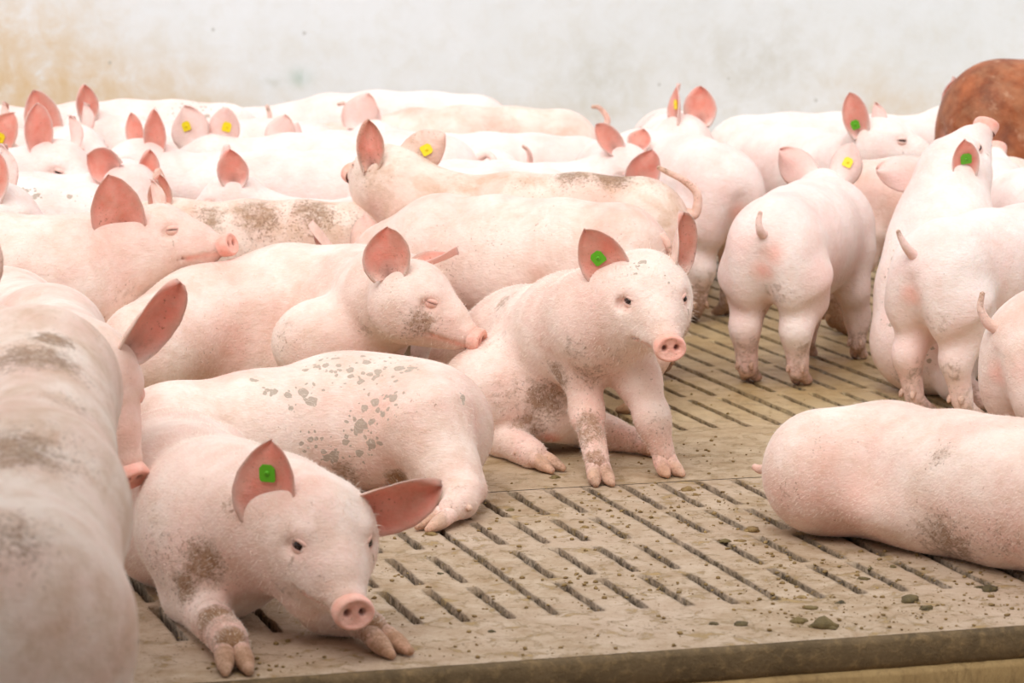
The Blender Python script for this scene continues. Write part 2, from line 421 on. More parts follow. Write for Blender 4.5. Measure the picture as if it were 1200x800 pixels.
        # (the funnel itself sinks into the skull)
        if tagc:
            t_, q_ = tagpos
            P0 = surf(t_, q_); nn2 = N[int(t_ * (nt - 1)), int((q_ + 1) / 2 * (ns - 1))] * (-1 if back else 1)
            ty = nrm(d - nn2 * np.dot(d, nn2)); tx = np.cross(ty, nn2); o = P0 + nn2 * (th * 1.2 + .0015)
            s.kids.append(('ear_tag', o, tx, ty, nn2, tagc, H))
    def make_eyes(s, V):
        for (o, dr, ef, eu, H, lid) in s.eyes:
            w = V - o; t = w @ dr; d = np.linalg.norm(w - t[:, None] * dr, axis=1); ok = (d < 1.3 * s.h) & (t > 0)
            if not ok.any(): continue
            th = np.median(t[ok]); er = .0150 * H
            es = nrm(np.cross(eu, ef)); eu = np.cross(ef, es); ec = o + dr * th - ef * er * .50
            V_ = []; nn, mm = 14, 7
            for k in range(nn):
                for j in range(mm):
                    az = -1.75 + 3.5 * k / (nn - 1); el = -1.3 + 2.6 * j / (mm - 1)
                    V_.append(ec + er * .95 * (math.cos(el) * math.cos(az) * ef + math.cos(el) * math.sin(az) * es + math.sin(el) * eu))
            q4 = [(k * mm + j, (k + 1) * mm + j, (k + 1) * mm + j + 1, k * mm + j + 1) for k in range(nn - 1) for j in range(mm - 1)]
            s.kids.append(('eye', np.array(V_), q4, [], MAT['eye'], None))
            for top in (1, -1):
                V_ = []; nn, mm = 20, 9
                op = lid * (.62 if top > 0 else .45)
                for k in range(nn):
                    f_ = k / (nn - 1); az = -1.75 + 3.5 * f_
                    lim = (op * max(0, math.cos(az * 1.1)) - .05)
                    for j in range(mm):
                        g = j / (mm - 1); el = top * (lim + (1.5 - lim) * g)
                        rr_ = er * (1.06 + (.05 + .08 * lid) * math.sin(math.pi * min(1, g * 1.3)))
                        if j == 0: rr_ = er * 1.0
                        wide = 1.30
                        V_.append(ec + rr_ * (math.cos(el) * math.cos(az) * ef + math.cos(el) * math.sin(az) * es * wide + math.sin(el) * eu * 1.05))
                q4 = [(k * mm + j, (k + 1) * mm + j, (k + 1) * mm + j + 1, k * mm + j + 1)[::top] for k in range(nn - 1) for j in range(mm - 1)]
                pit_ = np.array([(.6 if i % mm == 0 else .15 if i % mm == 1 else 0.) for i in range(len(V_))])
                s.add(V_, q4, [], (.45, .0, 0, 0), 0., pit_)
            s.paints.append((ec + ef * er, None, .034 * H, 0, .35))
            s.paints.append((ec + ef * er + es * 0 - eu * .022 * H, ec + ef * er - eu * .05 * H, .010 * H, 1, .7))
    def tail(s, pts, r=(.019, .014, .010, .007), dirt=.7, tuft=True):
        path = catmull([s.p(p_) for p_ in pts], 7); S = s.S if s.local else 1
        V, q, t3 = tube_geo(path, np.array(r) * S, 10)
        u = np.concatenate([np.repeat(np.linspace(0, 1, len(path)), 10), [0, 1]])
        pa = np.zeros((len(V), 4)); pa[:, 1] = dirt * u; pa[:, 0] = .25; pa[:, 3] = np.clip(u - .55, 0, 1) * .9 * dirt
        s.add(V, q, t3, pa)
    def build(s, name, label, mat='pig', group=None, cat='pig', lump=.0025, hair=None):
        h = s.h; pos = [q for q in s.prims if not q[7]]
        lo = np.full(3, 9e9); hi = -lo
        bbs = []
        for q in s.prims:
            if q[0] == 'c':
                r = max(q[3], q[4]); a = np.minimum(q[1], q[2]) - r; b = np.maximum(q[1], q[2]) + r
            else:
                e = np.abs(q[2]) @ q[3]; a = q[1] - e; b = q[1] + e
            bbs.append((a, b))
            if not q[7]: lo = np.minimum(lo, a); hi = np.maximum(hi, b)
        lo -= 3 * h; hi += 3 * h; lo[2] = max(lo[2], -4 * h + min(0, s.base[2]))
        n = np.ceil((hi - lo) / h).astype(int) + 1
        ax = [(lo[i] + h * np.arange(n[i])).astype(np.float32) for i in range(3)]
        F = np.full(n, .5, np.float32)
        for q, (a, b) in zip(s.prims, bbs):
            k = q[5]; mg = k + 3 * h
            sl = []
            for i in range(3):
                i0 = max(0, int((a[i] - mg - lo[i]) / h)); i1 = min(n[i], int((b[i] + mg - lo[i]) / h) + 2); sl.append(slice(i0, max(i0 + 1, i1)))
            x = ax[0][sl[0]][:, None, None]; y = ax[1][sl[1]][None, :, None]; z = ax[2][sl[2]][None, None, :]
            if q[0] == 'c':
                A, Bp, ra, rb, fl = q[1], q[2], q[3], q[4], q[6]
                dx, dy, dz = x - A[0], y - A[1], z - A[2]; ba = Bp - A; L2 = float(ba @ ba) + 1e-9
                t = np.clip((dx * ba[0] + dy * ba[1] + dz * ba[2]) / L2, 0, 1)
                ex, ey, ez = dx - t * ba[0], dy - t * ba[1], dz - t * ba[2]
                if fl is not None:
                    nn, f = fl; dt = (ex * nn[0] + ey * nn[1] + ez * nn[2]) * (1 / f - 1)
                    ex, ey, ez = ex + dt * nn[0], ey + dt * nn[1], ez + dt * nn[2]
                d = np.sqrt(ex * ex + ey * ey + ez * ez) - (ra + (rb - ra) * t)
                if fl is not None and f < 1: d = d * (f + (1 - f) * .5)
            else:
                c, M, r = q[1], q[2], q[3]
                dx, dy, dz = x - c[0], y - c[1], z - c[2]
                u = [(dx * M[0, i] + dy * M[1, i] + dz * M[2, i]) for i in range(3)]
                k0 = np.sqrt(sum((u[i] / r[i]) ** 2 for i in range(3))); k1 = np.sqrt(sum((u[i] / r[i] ** 2) ** 2 for i in range(3)))
                d = k0 * (k0 - 1) / (k1 + 1e-6)
            f_ = F[tuple(sl)]; d = d.astype(np.float32)
            if not q[7]:
                hh = np.clip(k - np.abs(f_ - d), 0, None) / k; F[tuple(sl)] = np.minimum(f_, d) - hh * hh * k * .25
            else:
                hh = np.clip(k - np.abs(f_ + d), 0, None) / k; F[tuple(sl)] = np.maximum(f_, -d) + hh * hh * k * .25
        # flattens where the hide rests on the floor
        zf = ax[2][None, None, :]; F = np.maximum(F, (s.base[2] + .002 - zf)).astype(np.float32)
        F[0], F[-1], F[:, 0], F[:, -1], F[:, :, 0], F[:, :, -1] = .1, .1, .1, .1, .1, .1
        V, quads = surface_nets(F, lo, h)
        E_ = np.concatenate([quads[:, [0, 1]], quads[:, [1, 2]], quads[:, [2, 3]], quads[:, [3, 0]]])
        for it in range(3):
            acc = np.zeros_like(V); cnt = np.bincount(E_[:, 0], minlength=len(V)).astype(np.float32)
            for c_ in range(3): acc[:, c_] = np.bincount(E_[:, 0], V[E_[:, 1], c_], minlength=len(V))
            V = V * .5 + .5 * acc / np.maximum(cnt, 1)[:, None]
        rs = np.random.RandomState(s.rng.randint(0, 9999))
        dsp = np.zeros(len(V))
        for fr, am in ((9, 1.0), (16, .6), (30, .3)):
            for _ in range(3):
                w = rs.normal(size=3); w *= fr / np.linalg.norm(w); dsp += am * np.sin(V @ w + rs.rand() * 6)
        nq = np.cross(V[quads[:, 2]] - V[quads[:, 0]], V[quads[:, 3]] - V[quads[:, 1]])
        vn = np.zeros_like(V)
        for c_ in range(3):
            for k_ in range(4): vn[:, c_] += np.bincount(quads[:, k_], nq[:, c_], minlength=len(V))
        vn /= np.linalg.norm(vn, axis=1, keepdims=True) + 1e-12
        dsp = dsp * lump * .5
        for (fa, fb, r, n_, am) in s.folds:
            ba = fb - fa; t = ((V - fa) @ ba) / (ba @ ba); dd = np.linalg.norm(V - fa - np.clip(t, 0, 1)[:, None] * ba, axis=1)
            w_ = np.clip(1.4 * (1 - dd / r), 0, 1) * np.clip(t * 5 + .5, 0, 1) * np.clip((1 - t) * 5 + .5, 0, 1)
            ph = t * n_ * 6.283 + .9 * np.sin(dsp / lump * 2.5)
            dsp = dsp + am * w_ * (np.abs(np.sin(ph * .5)) ** .6 - .6)
        V = V + vn * dsp[:, None]
        V[:, 2] = np.maximum(V[:, 2], s.base[2] + .001)
        pa = np.zeros((len(V), 4)); ear = np.zeros(len(V)); pit = np.zeros(len(V))
        s.make_eyes(V)
        for (px, py, r, ch, w) in s.pps:
            rd = nrm(ray(px, py)); o = np.array([0, 0, CAM_H]); wv = V - o; t = wv @ rd; d = np.linalg.norm(wv - t[:, None] * rd, axis=1)
            ok = d < max(1.2 * h, d.min() + .002); c_ = V[ok][np.argmin(t[ok])]; s.paints.append((c_, None, r, ch, w))
        for (c, b, r, ch, w) in s.paints:
            if b is None: dd = np.linalg.norm(V - c, axis=1)
            else:
                ba = b - c; t = np.clip(((V - c) @ ba) / (ba @ ba + 1e-9), 0, 1); dd = np.linalg.norm(V - c - t[:, None] * ba, axis=1)
            g = w * np.clip(1.35 * (1 - dd / r), 0, 1)
            pa[:, ch] = np.maximum(pa[:, ch], g)
        Vs, Qs, Ts, Pa, Ea, Pi = [V], [quads], [], [pa], [ear], [pit]; off = len(V)
        for (v_, q_, t_, p_, e_, i_) in s.extra:
            Vs.append(v_); Qs.append(q_ + off); 
            if len(t_): Ts.append(t_ + off)
            Pa.append(p_); Ea.append(e_); Pi.append(i_); off += len(v_)
        Vall = np.concatenate(Vs) - s.base
        me = make_mesh(name, Vall, np.concatenate(Qs), np.concatenate(Ts) if Ts else None,
                       {'paint': np.concatenate(Pa), 'ear': np.concatenate(Ea), 'pit': np.concatenate(Pi)}, [MAT[mat]])
        o = bpy.data.objects.new(name, me); C.objects.link(o); o.location = s.base
        tag(o, label, cat, group)
        for kd in s.kids:
            if kd[0] == 'eye':
                me = make_mesh('eye', kd[1] - s.base, kd[2], None, None, [kd[4]]); e = bpy.data.objects.new('eye', me); C.objects.link(e); e.parent = o
            else: ear_tag(o, s.base, *kd[1:])
        s.V, s.vn = V, vn
        if hair: bristles(s, o, V, vn, *hair)
        s.obj = o
        return o

def bristles(s, o, V, N, count, flow, length=.010, width=.00038):
    r = np.random.RandomState(11); i = r.randint(0, len(V), count); P = V[i] + r.normal(size=(count, 3)) * s.h * .4; n = N[i]
    P -= n * np.sum((P - V[i]) * n, 1)[:, None]
    fl = np.asarray(flow, float) if np.ndim(flow) == 1 else flow(V[i])
    fl = np.broadcast_to(fl, P.shape) + r.normal(size=P.shape) * .35
    fl = fl - n * np.sum(fl * n, 1)[:, None]; fl /= np.linalg.norm(fl, axis=1)[:, None] + 1e-9
    L = length * (.5 + r.rand(count, 1)); sd = np.cross(n, fl) * width
    a = P - n * .001; tip = P + fl * L * .88 + n * L * (.30 + .25 * r.rand(count, 1))
    VV = np.stack([a - sd, a + sd, tip], 1).reshape(-1, 3) - s.base
    me = make_mesh('bristles', VV, np.zeros((0, 4)), np.arange(len(VV)).reshape(-1, 3), None, [MAT['bristle']])
    b = bpy.data.objects.new('bristles', me); C.objects.link(b); b.parent = o; b['kind'] = 'stuff'

def whiskers(s, c, r, count=260, length=.026, seed=3):
    d = np.linalg.norm(s.V - c, axis=1); ii = np.where(d < r)[0]; rr = np.random.RandomState(seed); i = rr.choice(ii, count); n = s.vn[i]; P = s.V[i]
    fl = n * .8 + rr.normal(size=n.shape) * .45; fl /= np.linalg.norm(fl, axis=1)[:, None]; L = length * (.4 + rr.rand(count, 1))
    sd = np.cross(fl, rr.normal(size=n.shape)); sd /= np.linalg.norm(sd, axis=1)[:, None] + 1e-9; sd *= .00035
    mid = P + fl * L * .55 + [0, 0, .0]; tip = P + fl * L + np.array([0, 0, -.25]) * L
    VV = np.stack([P - sd, P + sd, mid + sd * .7, mid - sd * .7, tip], 1).reshape(-1, 3) - s.base; k = np.arange(count)[:, None] * 5
    me = make_mesh('whiskers', VV, k + np.array([[0, 1, 2, 3]]), k + np.array([[3, 2, 4]]), None, [MAT['bristle']])
    b = bpy.data.objects.new('whiskers', me); C.objects.link(b); b.parent = s.obj; b['kind'] = 'stuff'

def ear_tag(parent, base, o, tx, ty, n, col, H):
    w, hh, th = .0165 * H, .0175 * H, .0022
    out = [(-1, -.75), (-.8, -1), (.8, -1), (1, -.75), (1, .55), (.55, 1), (-.55, 1), (-1, .55)]
    V, Qd, T3, mi = [], [], [], []
    for z in (0, th):
        for a, b in out: V.append(o + tx * a * w + ty * b * hh + n * z)
    V += [o + n * 0, o + n * th]; m = len(out)
    for k in range(m):
        k2 = (k + 1) % m; Qd.append((k, k2, m + k2, m + k)); T3 += [(2 * m, k2, k), (2 * m + 1, m + k, m + k2)]
    nq, nt = len(Qd), len(T3)
    me = make_mesh('ear_tag', np.array(V) - base, Qd, T3, None, [MAT['tag_' + col], MAT['ink']], [0] * (nq + nt), smooth=False)
    t = bpy.data.objects.new('ear_tag', me); C.objects.link(t); t.parent = parent; t['label'] = col + ' plastic ear tag'
    # stud in the middle
    V = []; Qd = []; 
    for j, (r, z) in enumerate(((.0050, th), (.0050, th + .002), (.0036, th + .003), (.0015, th + .0032))):
        for k in range(10): V.append(o + n * z + (tx * math.cos(k * .6283) + ty * math.sin(k * .6283)) * r * H)
    Qd = [(j * 10 + k, j * 10 + (k + 1) % 10, (j + 1) * 10 + (k + 1) % 10, (j + 1) * 10 + k) for j in range(3) for k in range(10)]
    me = make_mesh('stud', np.array(V) - base, Qd, None, None, [MAT['tag_' + col]]); s_ = bpy.data.objects.new('stud', me); C.objects.link(s_); s_.parent = t

# ---------------------------------------------------------------- whole-pig poses
def stand(pos, head, S=1.0, h=.012, hd=(1.03, 0, .50), hf=(.95, 0, -.3), legs=None, ears=None, tail_='curl', neck=None, hs=1.0, lid=.5,
          dirt=.8, jowl=1.0, legless=False, back=0.0, fat=1.0, hind_toe=None, roll=0.):
    g = Pig((pos[0], pos[1]), head, S, h)
    f = ((0, 1, 0), .88)
    g.ell((.11, 0, .435), (.150, .138 * fat, .160), .05)
    g.chain([(.13, 0, .45), (.30, 0, .455 + back), (.50, 0, .45 + back), (.68, 0, .43)], [.150, .155, .160, .158], .06, ((0, 1, 0), .90))
    g.ell((.42, 0, .385), (.27, .152 * fat, .162), .08)
    g.ell((.665, 0, .41), (.12, .145 * fat, .185), .03)
    for sg in (-1, 1): g.ell((.075, sg * .075, .38), (.115, .070, .170), .035)
    nk = neck or (.86, hd[1] * .4, .455 + (hd[2] - .5) * .45)
    hb = (hd[0] - .05, hd[1], hd[2] - .01)
    g.chain([(.70, 0, .45), nk, hb], [.150, .122, .088], .07)
    g.chain([(.72, 0, .36), (nk[0], nk[1], nk[2] - .05)], [.115, .095], .06)
    L = dict(fl=(.70, .10), fr=(.70, -.10), hl=(.10, .105), hr=(.10, -.105))
    if legs: L.update(legs)
    if not legless:
        for kx in ('fl', 'fr'):
            sg = 1 if kx == 'fl' else -1; x, y = L[kx]
            g.leg([(.67, sg * .095, .36), (.655 * .5 + x * .5 - .02, y * .5 + sg * .05, .235), (x + .0, y, .145), (x - .005, y, .055)], [.080, .055, .042, .034], (1, 0, 0), (0, 1, 0), .04, dirt)
            g.cone((x, y, .165), (x, y, .13), .041, .038, .02)
        for kx in ('hl', 'hr'):
            sg = 1 if kx == 'hl' else -1; x, y = L[kx]
            g.leg([(.10, sg * .090, .34), (x * .5 + .085, y * .5 + sg * .055, .275), (x - .045, y, .185), (x - .01, y, .055)], [.100, .059, .044, .036], hind_toe or (1, 0, 0), (0, 1, 0), .045, dirt, 1.15)
            g.cone((x - .055, y, .195), (x - .045, y, .17), .030, .030, .02)
        g.paint((.1, .1, .25), .16, 1, .35 * dirt); g.paint((.1, -.1, .25), .16, 1, .35 * dirt)
    g.cone((-.055, 0, .43), (-.045, 0, .26), .016, .020, .03, sub=True)
    g.paint((-.04, 0, .385), .05, 0, .6)
    if tail_ == 'curl': g.tail([(-.02, 0, .52), (-.06, .01, .54), (-.085, .03, .515), (-.07, .045, .48), (-.05, .03, .47)])
    elif tail_ == 'up': g.tail([(-.02, 0, .52), (-.05, 0, .555), (-.045, .015, .60), (-.02, .02, .625)])
    elif tail_ == 'down': g.tail([(-.02, 0, .52), (-.055, 0, .51), (-.07, .005, .46), (-.065, .01, .42)])
    elif isinstance(tail_, (list, tuple)): g.tail(tail_)
    if ears is None: ears = [dict(side=1), dict(side=-1)]
    es = []
    for e in ears:
        e = dict(e)
        if 'dir' not in e: e['dir'] = (-.25, e['side'] * .55, .85); e['n'] = (.75, e['side'] * .75, 0); e['world'] = False
        es.append(e)
    X = g.head(hd, hf, (0, 0, 1), hs, roll, es, lid, jowl)
    g.X = X
    return g
# ---------------------------------------------------------------- setting: slatted concrete floor, kerb face, walls
UA, VA = math.radians(15), math.radians(18)
U2 = np.array([math.cos(UA), math.sin(UA)]); V2 = np.array([-math.sin(VA), math.cos(VA)])
O2 = Q(650, 718.7)[:2]
def AB(a, b, z=0.0):
    xy = O2 + a * U2 + b * V2; return np.array([xy[0], xy[1], z])
def toAB(p):
    return np.linalg.solve(np.array([U2, V2]).T, np.asarray(p)[:2] - O2)

def concrete_mat(name, wet_b=None):
    m = bpy.data.materials.new(name); t = NT(m)
    g = t.n('ShaderNodeNewGeometry'); v = g.outputs['Position']
    za = t.n('ShaderNodeAttribute', attribute_name='zone'); sp = t.n('ShaderNodeSeparateColor'); t.l(za.outputs['Color'], sp.inputs[0])
    wet, slot = sp.outputs[0], sp.outputs[1]
    n1 = t.noise(v, 2.3, 4, .6); n2 = t.noise(v, 11, 6, .7, .3); n3 = t.noise(v, 60, 5, .7); n4 = t.noise(v, 260, 3, .6)
    dry = t.mix(t.ramp(n2, .35, .68), lin(192, 170, 146), lin(158, 130, 98))
    dry = t.mix(t.math('MULTIPLY', t.ramp(n1, .45, .65), .5), dry, lin(196, 172, 152))
    dry = t.mix(t.math('MULTIPLY', t.ramp(n3, .55, .7), .6), dry, lin(138, 108, 68))
    wetc = t.mix(t.ramp(n2, .35, .7), lin(186, 160, 116), lin(154, 126, 82))
    wetc = t.mix(t.math('MULTIPLY', t.ramp(n1, .45, .65), .5), wetc, lin(206, 186, 146))
    col = t.mix(wet, dry, wetc)
    # ochre dung film, broken
    film = t.noise(v, 17, 8, .75, .6)
    col = t.mix(t.math('MULTIPLY', t.ramp(film, .54, .62), t.math('SUBTRACT', .85, t.math('MULTIPLY', wet, .6))), col, lin(166, 136, 86))
    dk = t.voro(v, 75); dkn = t.noise(v, 8, 3)
    col = t.mix(t.math('MULTIPLY', t.math('LESS_THAN', dk, t.math('MULTIPLY', t.ramp(dkn, .45, .7), .26)), t.math('SUBTRACT', .7, t.math('MULTIPLY', wet, .5))), col, lin(98, 76, 44))
    # dung packed along the slot edges, plus slot shade painted near-black
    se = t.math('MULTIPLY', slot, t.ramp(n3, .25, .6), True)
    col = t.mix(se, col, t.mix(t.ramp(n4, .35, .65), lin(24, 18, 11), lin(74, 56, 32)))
    b = t.n('ShaderNodeBsdfPrincipled'); t.l(col, b.inputs['Base Color'])
    r = t.math('SUBTRACT', t.ramp(n2, 0, 1), 0.0)
    t.l(t.math('SUBTRACT', .80, t.math('MULTIPLY', wet, t.math('ADD', .28, t.math('MULTIPLY', n1, .35)))), b.inputs['Roughness'])
    h = t.math('ADD', t.math('MULTIPLY', n3, .004), t.math('MULTIPLY', t.math('MULTIPLY', n2, .010), t.math('SUBTRACT', 1.0, t.math('MULTIPLY', wet, .7))))
    h = t.math('ADD', h, t.math('MULTIPLY', n4, .0012)); h = t.math('ADD', h, t.math('MULTIPLY', t.ramp(film, .54, .62), .002))
    bp = t.n('ShaderNodeBump'); bp.inputs['Strength'].default_value = .8; bp.inputs['Distance'].default_value = 1.0
    t.l(h, bp.inputs['Height']); t.l(bp.outputs[0], b.inputs['Normal'])
    o = t.n('ShaderNodeOutputMaterial'); t.l(b.outputs[0], o.inputs[0]); return m
MAT['floor'] = concrete_mat('slatted_concrete')

rs = np.random.RandomState(5)
def sines(seed, fr, n=5):
    r = np.random.RandomState(seed); ks = r.normal(size=(n, 2)); ks = ks / np.linalg.norm(ks, axis=1)[:, None] * fr * (0.6 + r.rand(n, 1)); ph = r.rand(n) * 6.28
    return lambda a, b: sum(np.sin(a * k[0] + b * k[1] + p) for k, p in zip(ks, ph)) / n
w1, w2, w3 = sines(1, 60), sines(2, 150), sines(3, 12)
def zone_grid(pitch, a0, na0, na1, rows, seams, bmin, bmax, sw, hw, hs, wet):
    offs = [-.040, -.026, -.0175, -.0135, -.0105, -.0085, -.0065, -.003, .003, .0065, .0085, .0105, .0135, .0175, .026, .040]
    us = np.array(sorted(a0 + i * pitch + o for i in range(na0, na1) for o in offs))
    vs = np.arange(bmin, bmax + 1e-6, .0125)
    A, B = np.meshgrid(us, vs, indexing='ij')
    i = np.round((A - a0) / pitch); d = A - a0 - i * pitch
    jit = w1(A, B) * .0025 + w2(A, B) * .0018
    seam = np.mod(i - seams, 5) == 0
    inrow = np.full(B.shape, -60.0)
    for r0, r1 in rows:
        r0 = r0 + .006 * np.sin(i * 7.3 + r0 * 31); r1 = r1 + .006 * np.sin(i * 5.1 + r1 * 17)
        inrow = np.maximum(inrow, np.minimum(B - r0, r1 - B) / .008)
    lo, hi = rows[0][0], rows[-1][1]
    srow = np.minimum(B - lo + .0, hi - B) / .008
    inrow = np.where(seam, srow, inrow)
    half = np.where(seam, hs, hw)
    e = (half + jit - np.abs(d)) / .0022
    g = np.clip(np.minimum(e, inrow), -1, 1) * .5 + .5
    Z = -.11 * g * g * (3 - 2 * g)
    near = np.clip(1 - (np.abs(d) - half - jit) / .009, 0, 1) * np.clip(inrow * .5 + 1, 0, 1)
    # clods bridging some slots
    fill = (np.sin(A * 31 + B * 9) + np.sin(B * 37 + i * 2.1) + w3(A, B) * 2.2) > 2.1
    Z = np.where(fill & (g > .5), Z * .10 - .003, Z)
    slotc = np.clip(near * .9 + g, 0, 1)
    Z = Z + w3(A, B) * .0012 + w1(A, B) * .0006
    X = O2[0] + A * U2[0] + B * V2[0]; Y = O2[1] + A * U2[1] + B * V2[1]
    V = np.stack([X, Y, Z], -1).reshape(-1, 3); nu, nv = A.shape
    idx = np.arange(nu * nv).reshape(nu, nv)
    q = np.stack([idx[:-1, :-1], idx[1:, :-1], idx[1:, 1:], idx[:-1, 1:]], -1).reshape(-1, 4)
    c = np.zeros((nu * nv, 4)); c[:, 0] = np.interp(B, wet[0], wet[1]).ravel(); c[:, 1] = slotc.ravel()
    return V, q, c
Vs, Qs, Cs, off = [], [], [], 0
rowsA = [(0, .262), (.33, .572), (.662, .878), (.95, 1.215)]
# a ranges wide enough for the whole frame
for args in ((.098, 0, -16, 28, rowsA, 0, -.345, 1.235, 0, .0078, .0066, ([0, 1.2], [0, .05])),
             (.0957, 1.395, -44, 26, [(1.92, 2.36), (2.43, 2.86), (2.93, 3.40), (3.47, 3.93), (4.0, 4.5), (4.57, 5.0), (5.07, 5.5)], 0, 1.2365, 5.6, 0, .0072, .0100, ([1.24, 1.9, 2.1], [.25, .55, 1.]))):
    V, q, c = zone_grid(*args); Vs.append(V); Qs.append(q + off); Cs.append(c); off += len(V)
def patch(a0, a1, b0, b1, z=0.0, st=.1, wetv=1.0):
    us = np.arange(a0, a1 + 1e-6, st); vs = np.arange(b0, b1 + 1e-6, st); A, B = np.meshgrid(us, vs, indexing='ij')
    V = np.stack([O2[0] + A * U2[0] + B * V2[0], O2[1] + A * U2[1] + B * V2[1], np.full(A.shape, z)], -1).reshape(-1, 3)
    idx = np.arange(A.size).reshape(A.shape); q = np.stack([idx[:-1, :-1], idx[1:, :-1], idx[1:, 1:], idx[:-1, 1:]], -1).reshape(-1, 4)
    c = np.zeros((A.size, 4)); c[:, 0] = wetv; return V, q, c
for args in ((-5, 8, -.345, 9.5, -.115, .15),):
    V, q, c = patch(*args); c[:, 1] = 1; Vs.append(V); Qs.append(q + off); Cs.append(c); off += len(V)  # sheet under the slots, painted with the same slot shade
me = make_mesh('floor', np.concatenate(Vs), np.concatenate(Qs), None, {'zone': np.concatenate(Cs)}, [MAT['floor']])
fl = bpy.data.objects.new('floor', me); C.objects.link(fl); tag(fl, 'worn slatted concrete floor with dung in the slots', 'floor', kind='structure')
# plain concrete apron beyond the slats, out to the walls
def prism(name, pts, z0, z1, mat, label=None):
    n = len(pts); V = [(p[0], p[1], z0) for p in pts] + [(p[0], p[1], z1) for p in pts]
    me = bpy.data.meshes.new(name); me.from_pydata(V, [], [tuple(range(n))[::-1], tuple(range(n, 2 * n))] + [(k, (k + 1) % n, n + (k + 1) % n, n + k) for k in range(n)])
    me.materials.append(mat); o = bpy.data.objects.new(name, me); C.objects.link(o); o['kind'] = 'structure'
    if label: o['label'] = label; o['category'] = name.split('_')[0]
    return o
MAT['apron'] = concrete_mat('plain_concrete')
prism('floor', [AB(-6, 5.6), AB(9, 5.6), AB(9, 10), AB(-6, 10)], -.1, 0, MAT['apron'], 'plain concrete strip at the foot of the back wall')

# kerb: front face of the slab and the footing below
def face_mat(name, c1, c2, c3, vs=1.0):
    m = bpy.data.materials.new(name); t = NT(m); v = t.n('ShaderNodeNewGeometry').outputs['Position']
    mp = t.n('ShaderNodeMapping'); mp.inputs['Scale'].default_value = (1, 1, vs); t.l(v, mp.inputs[0]); v = mp.outputs[0]
    n1 = t.noise(v, 9, 6, .65, .5); n2 = t.noise(v, 45, 6, .7); n3 = t.noise(v, 200, 4, .7)
    col = t.mix(t.ramp(n1, .35, .65), lin(*c1), lin(*c2)); col = t.mix(t.math('MULTIPLY', t.ramp(n2, .5, .7), .7), col, lin(*c3))
    b = t.n('ShaderNodeBsdfPrincipled'); t.l(col, b.inputs['Base Color']); b.inputs['Roughness'].default_value = .85
    bp = t.n('ShaderNodeBump'); bp.inputs['Strength'].default_value = .9; bp.inputs['Distance'].default_value = 1
    t.l(t.math('ADD', t.math('MULTIPLY', n2, .006), t.math('MULTIPLY', n3, .002)), bp.inputs['Height']); t.l(bp.outputs[0], b.inputs['Normal'])
    o = t.n('ShaderNodeOutputMaterial'); t.l(b.outputs[0], o.inputs[0]); return m
MAT['face'] = face_mat('slab_face', (118, 96, 66), (90, 72, 46), (150, 122, 82))
MAT['footing'] = face_mat('footing_face', (176, 146, 98), (150, 120, 76), (120, 94, 58), .35)
MAT['alley'] = face_mat('alley_floor', (150, 128, 96), (120, 98, 70), (96, 76, 50))
def strip(name, prof, a0, a1, mat, amp, label, seed):
    """rough-edged concrete strip swept along the slab edge; prof = [(b, z)]"""
    us = np.arange(a0, a1, .012); V = []; f = sines(seed, 22); g = sines(seed + 1, 90); n = len(prof)
    for a in us:
        for k, (b, z) in enumerate(prof):
            j = amp * (f(a, k * 3.) + .7 * g(a, k * 7.)) * (1 if 0 < k < n - 1 else 0.15)
            p_ = AB(a, b + j * .6, z + j); V.append(p_)
    m = len(us); q = [(i * n + k, i * n + k + 1, (i + 1) * n + k + 1, (i + 1) * n + k) for i in range(m - 1) for k in range(n - 1)]
    me = make_mesh(name, np.array(V), q, None, None, [mat]); o = bpy.data.objects.new(name, me); C.objects.link(o)
    tag(o, label, 'kerb', kind='structure'); return o
strip('trim_1', [(-.343, -.0), (-.356, -.004), (-.362, -.012), (-.363, -.035), (-.362, -.056), (-.357, -.066), (-.345, -.072)], -5, 8, MAT['face'], .0018, 'dark rough front edge of the concrete slab', 31)
strip('trim_2', [(-.340, -.064), (-.372, -.070), (-.376, -.078), (-.376, -.11), (-.377, -.16)], -5, 8, MAT['footing'], .0016, 'paler footing under the slab edge', 41)
prism('floor', [AB(-6, -3.2), AB(9, -3.2), AB(9, -.345), AB(-6, -.345)], -.3, -.13, MAT['alley'], 'lower alley floor in front of the slab')

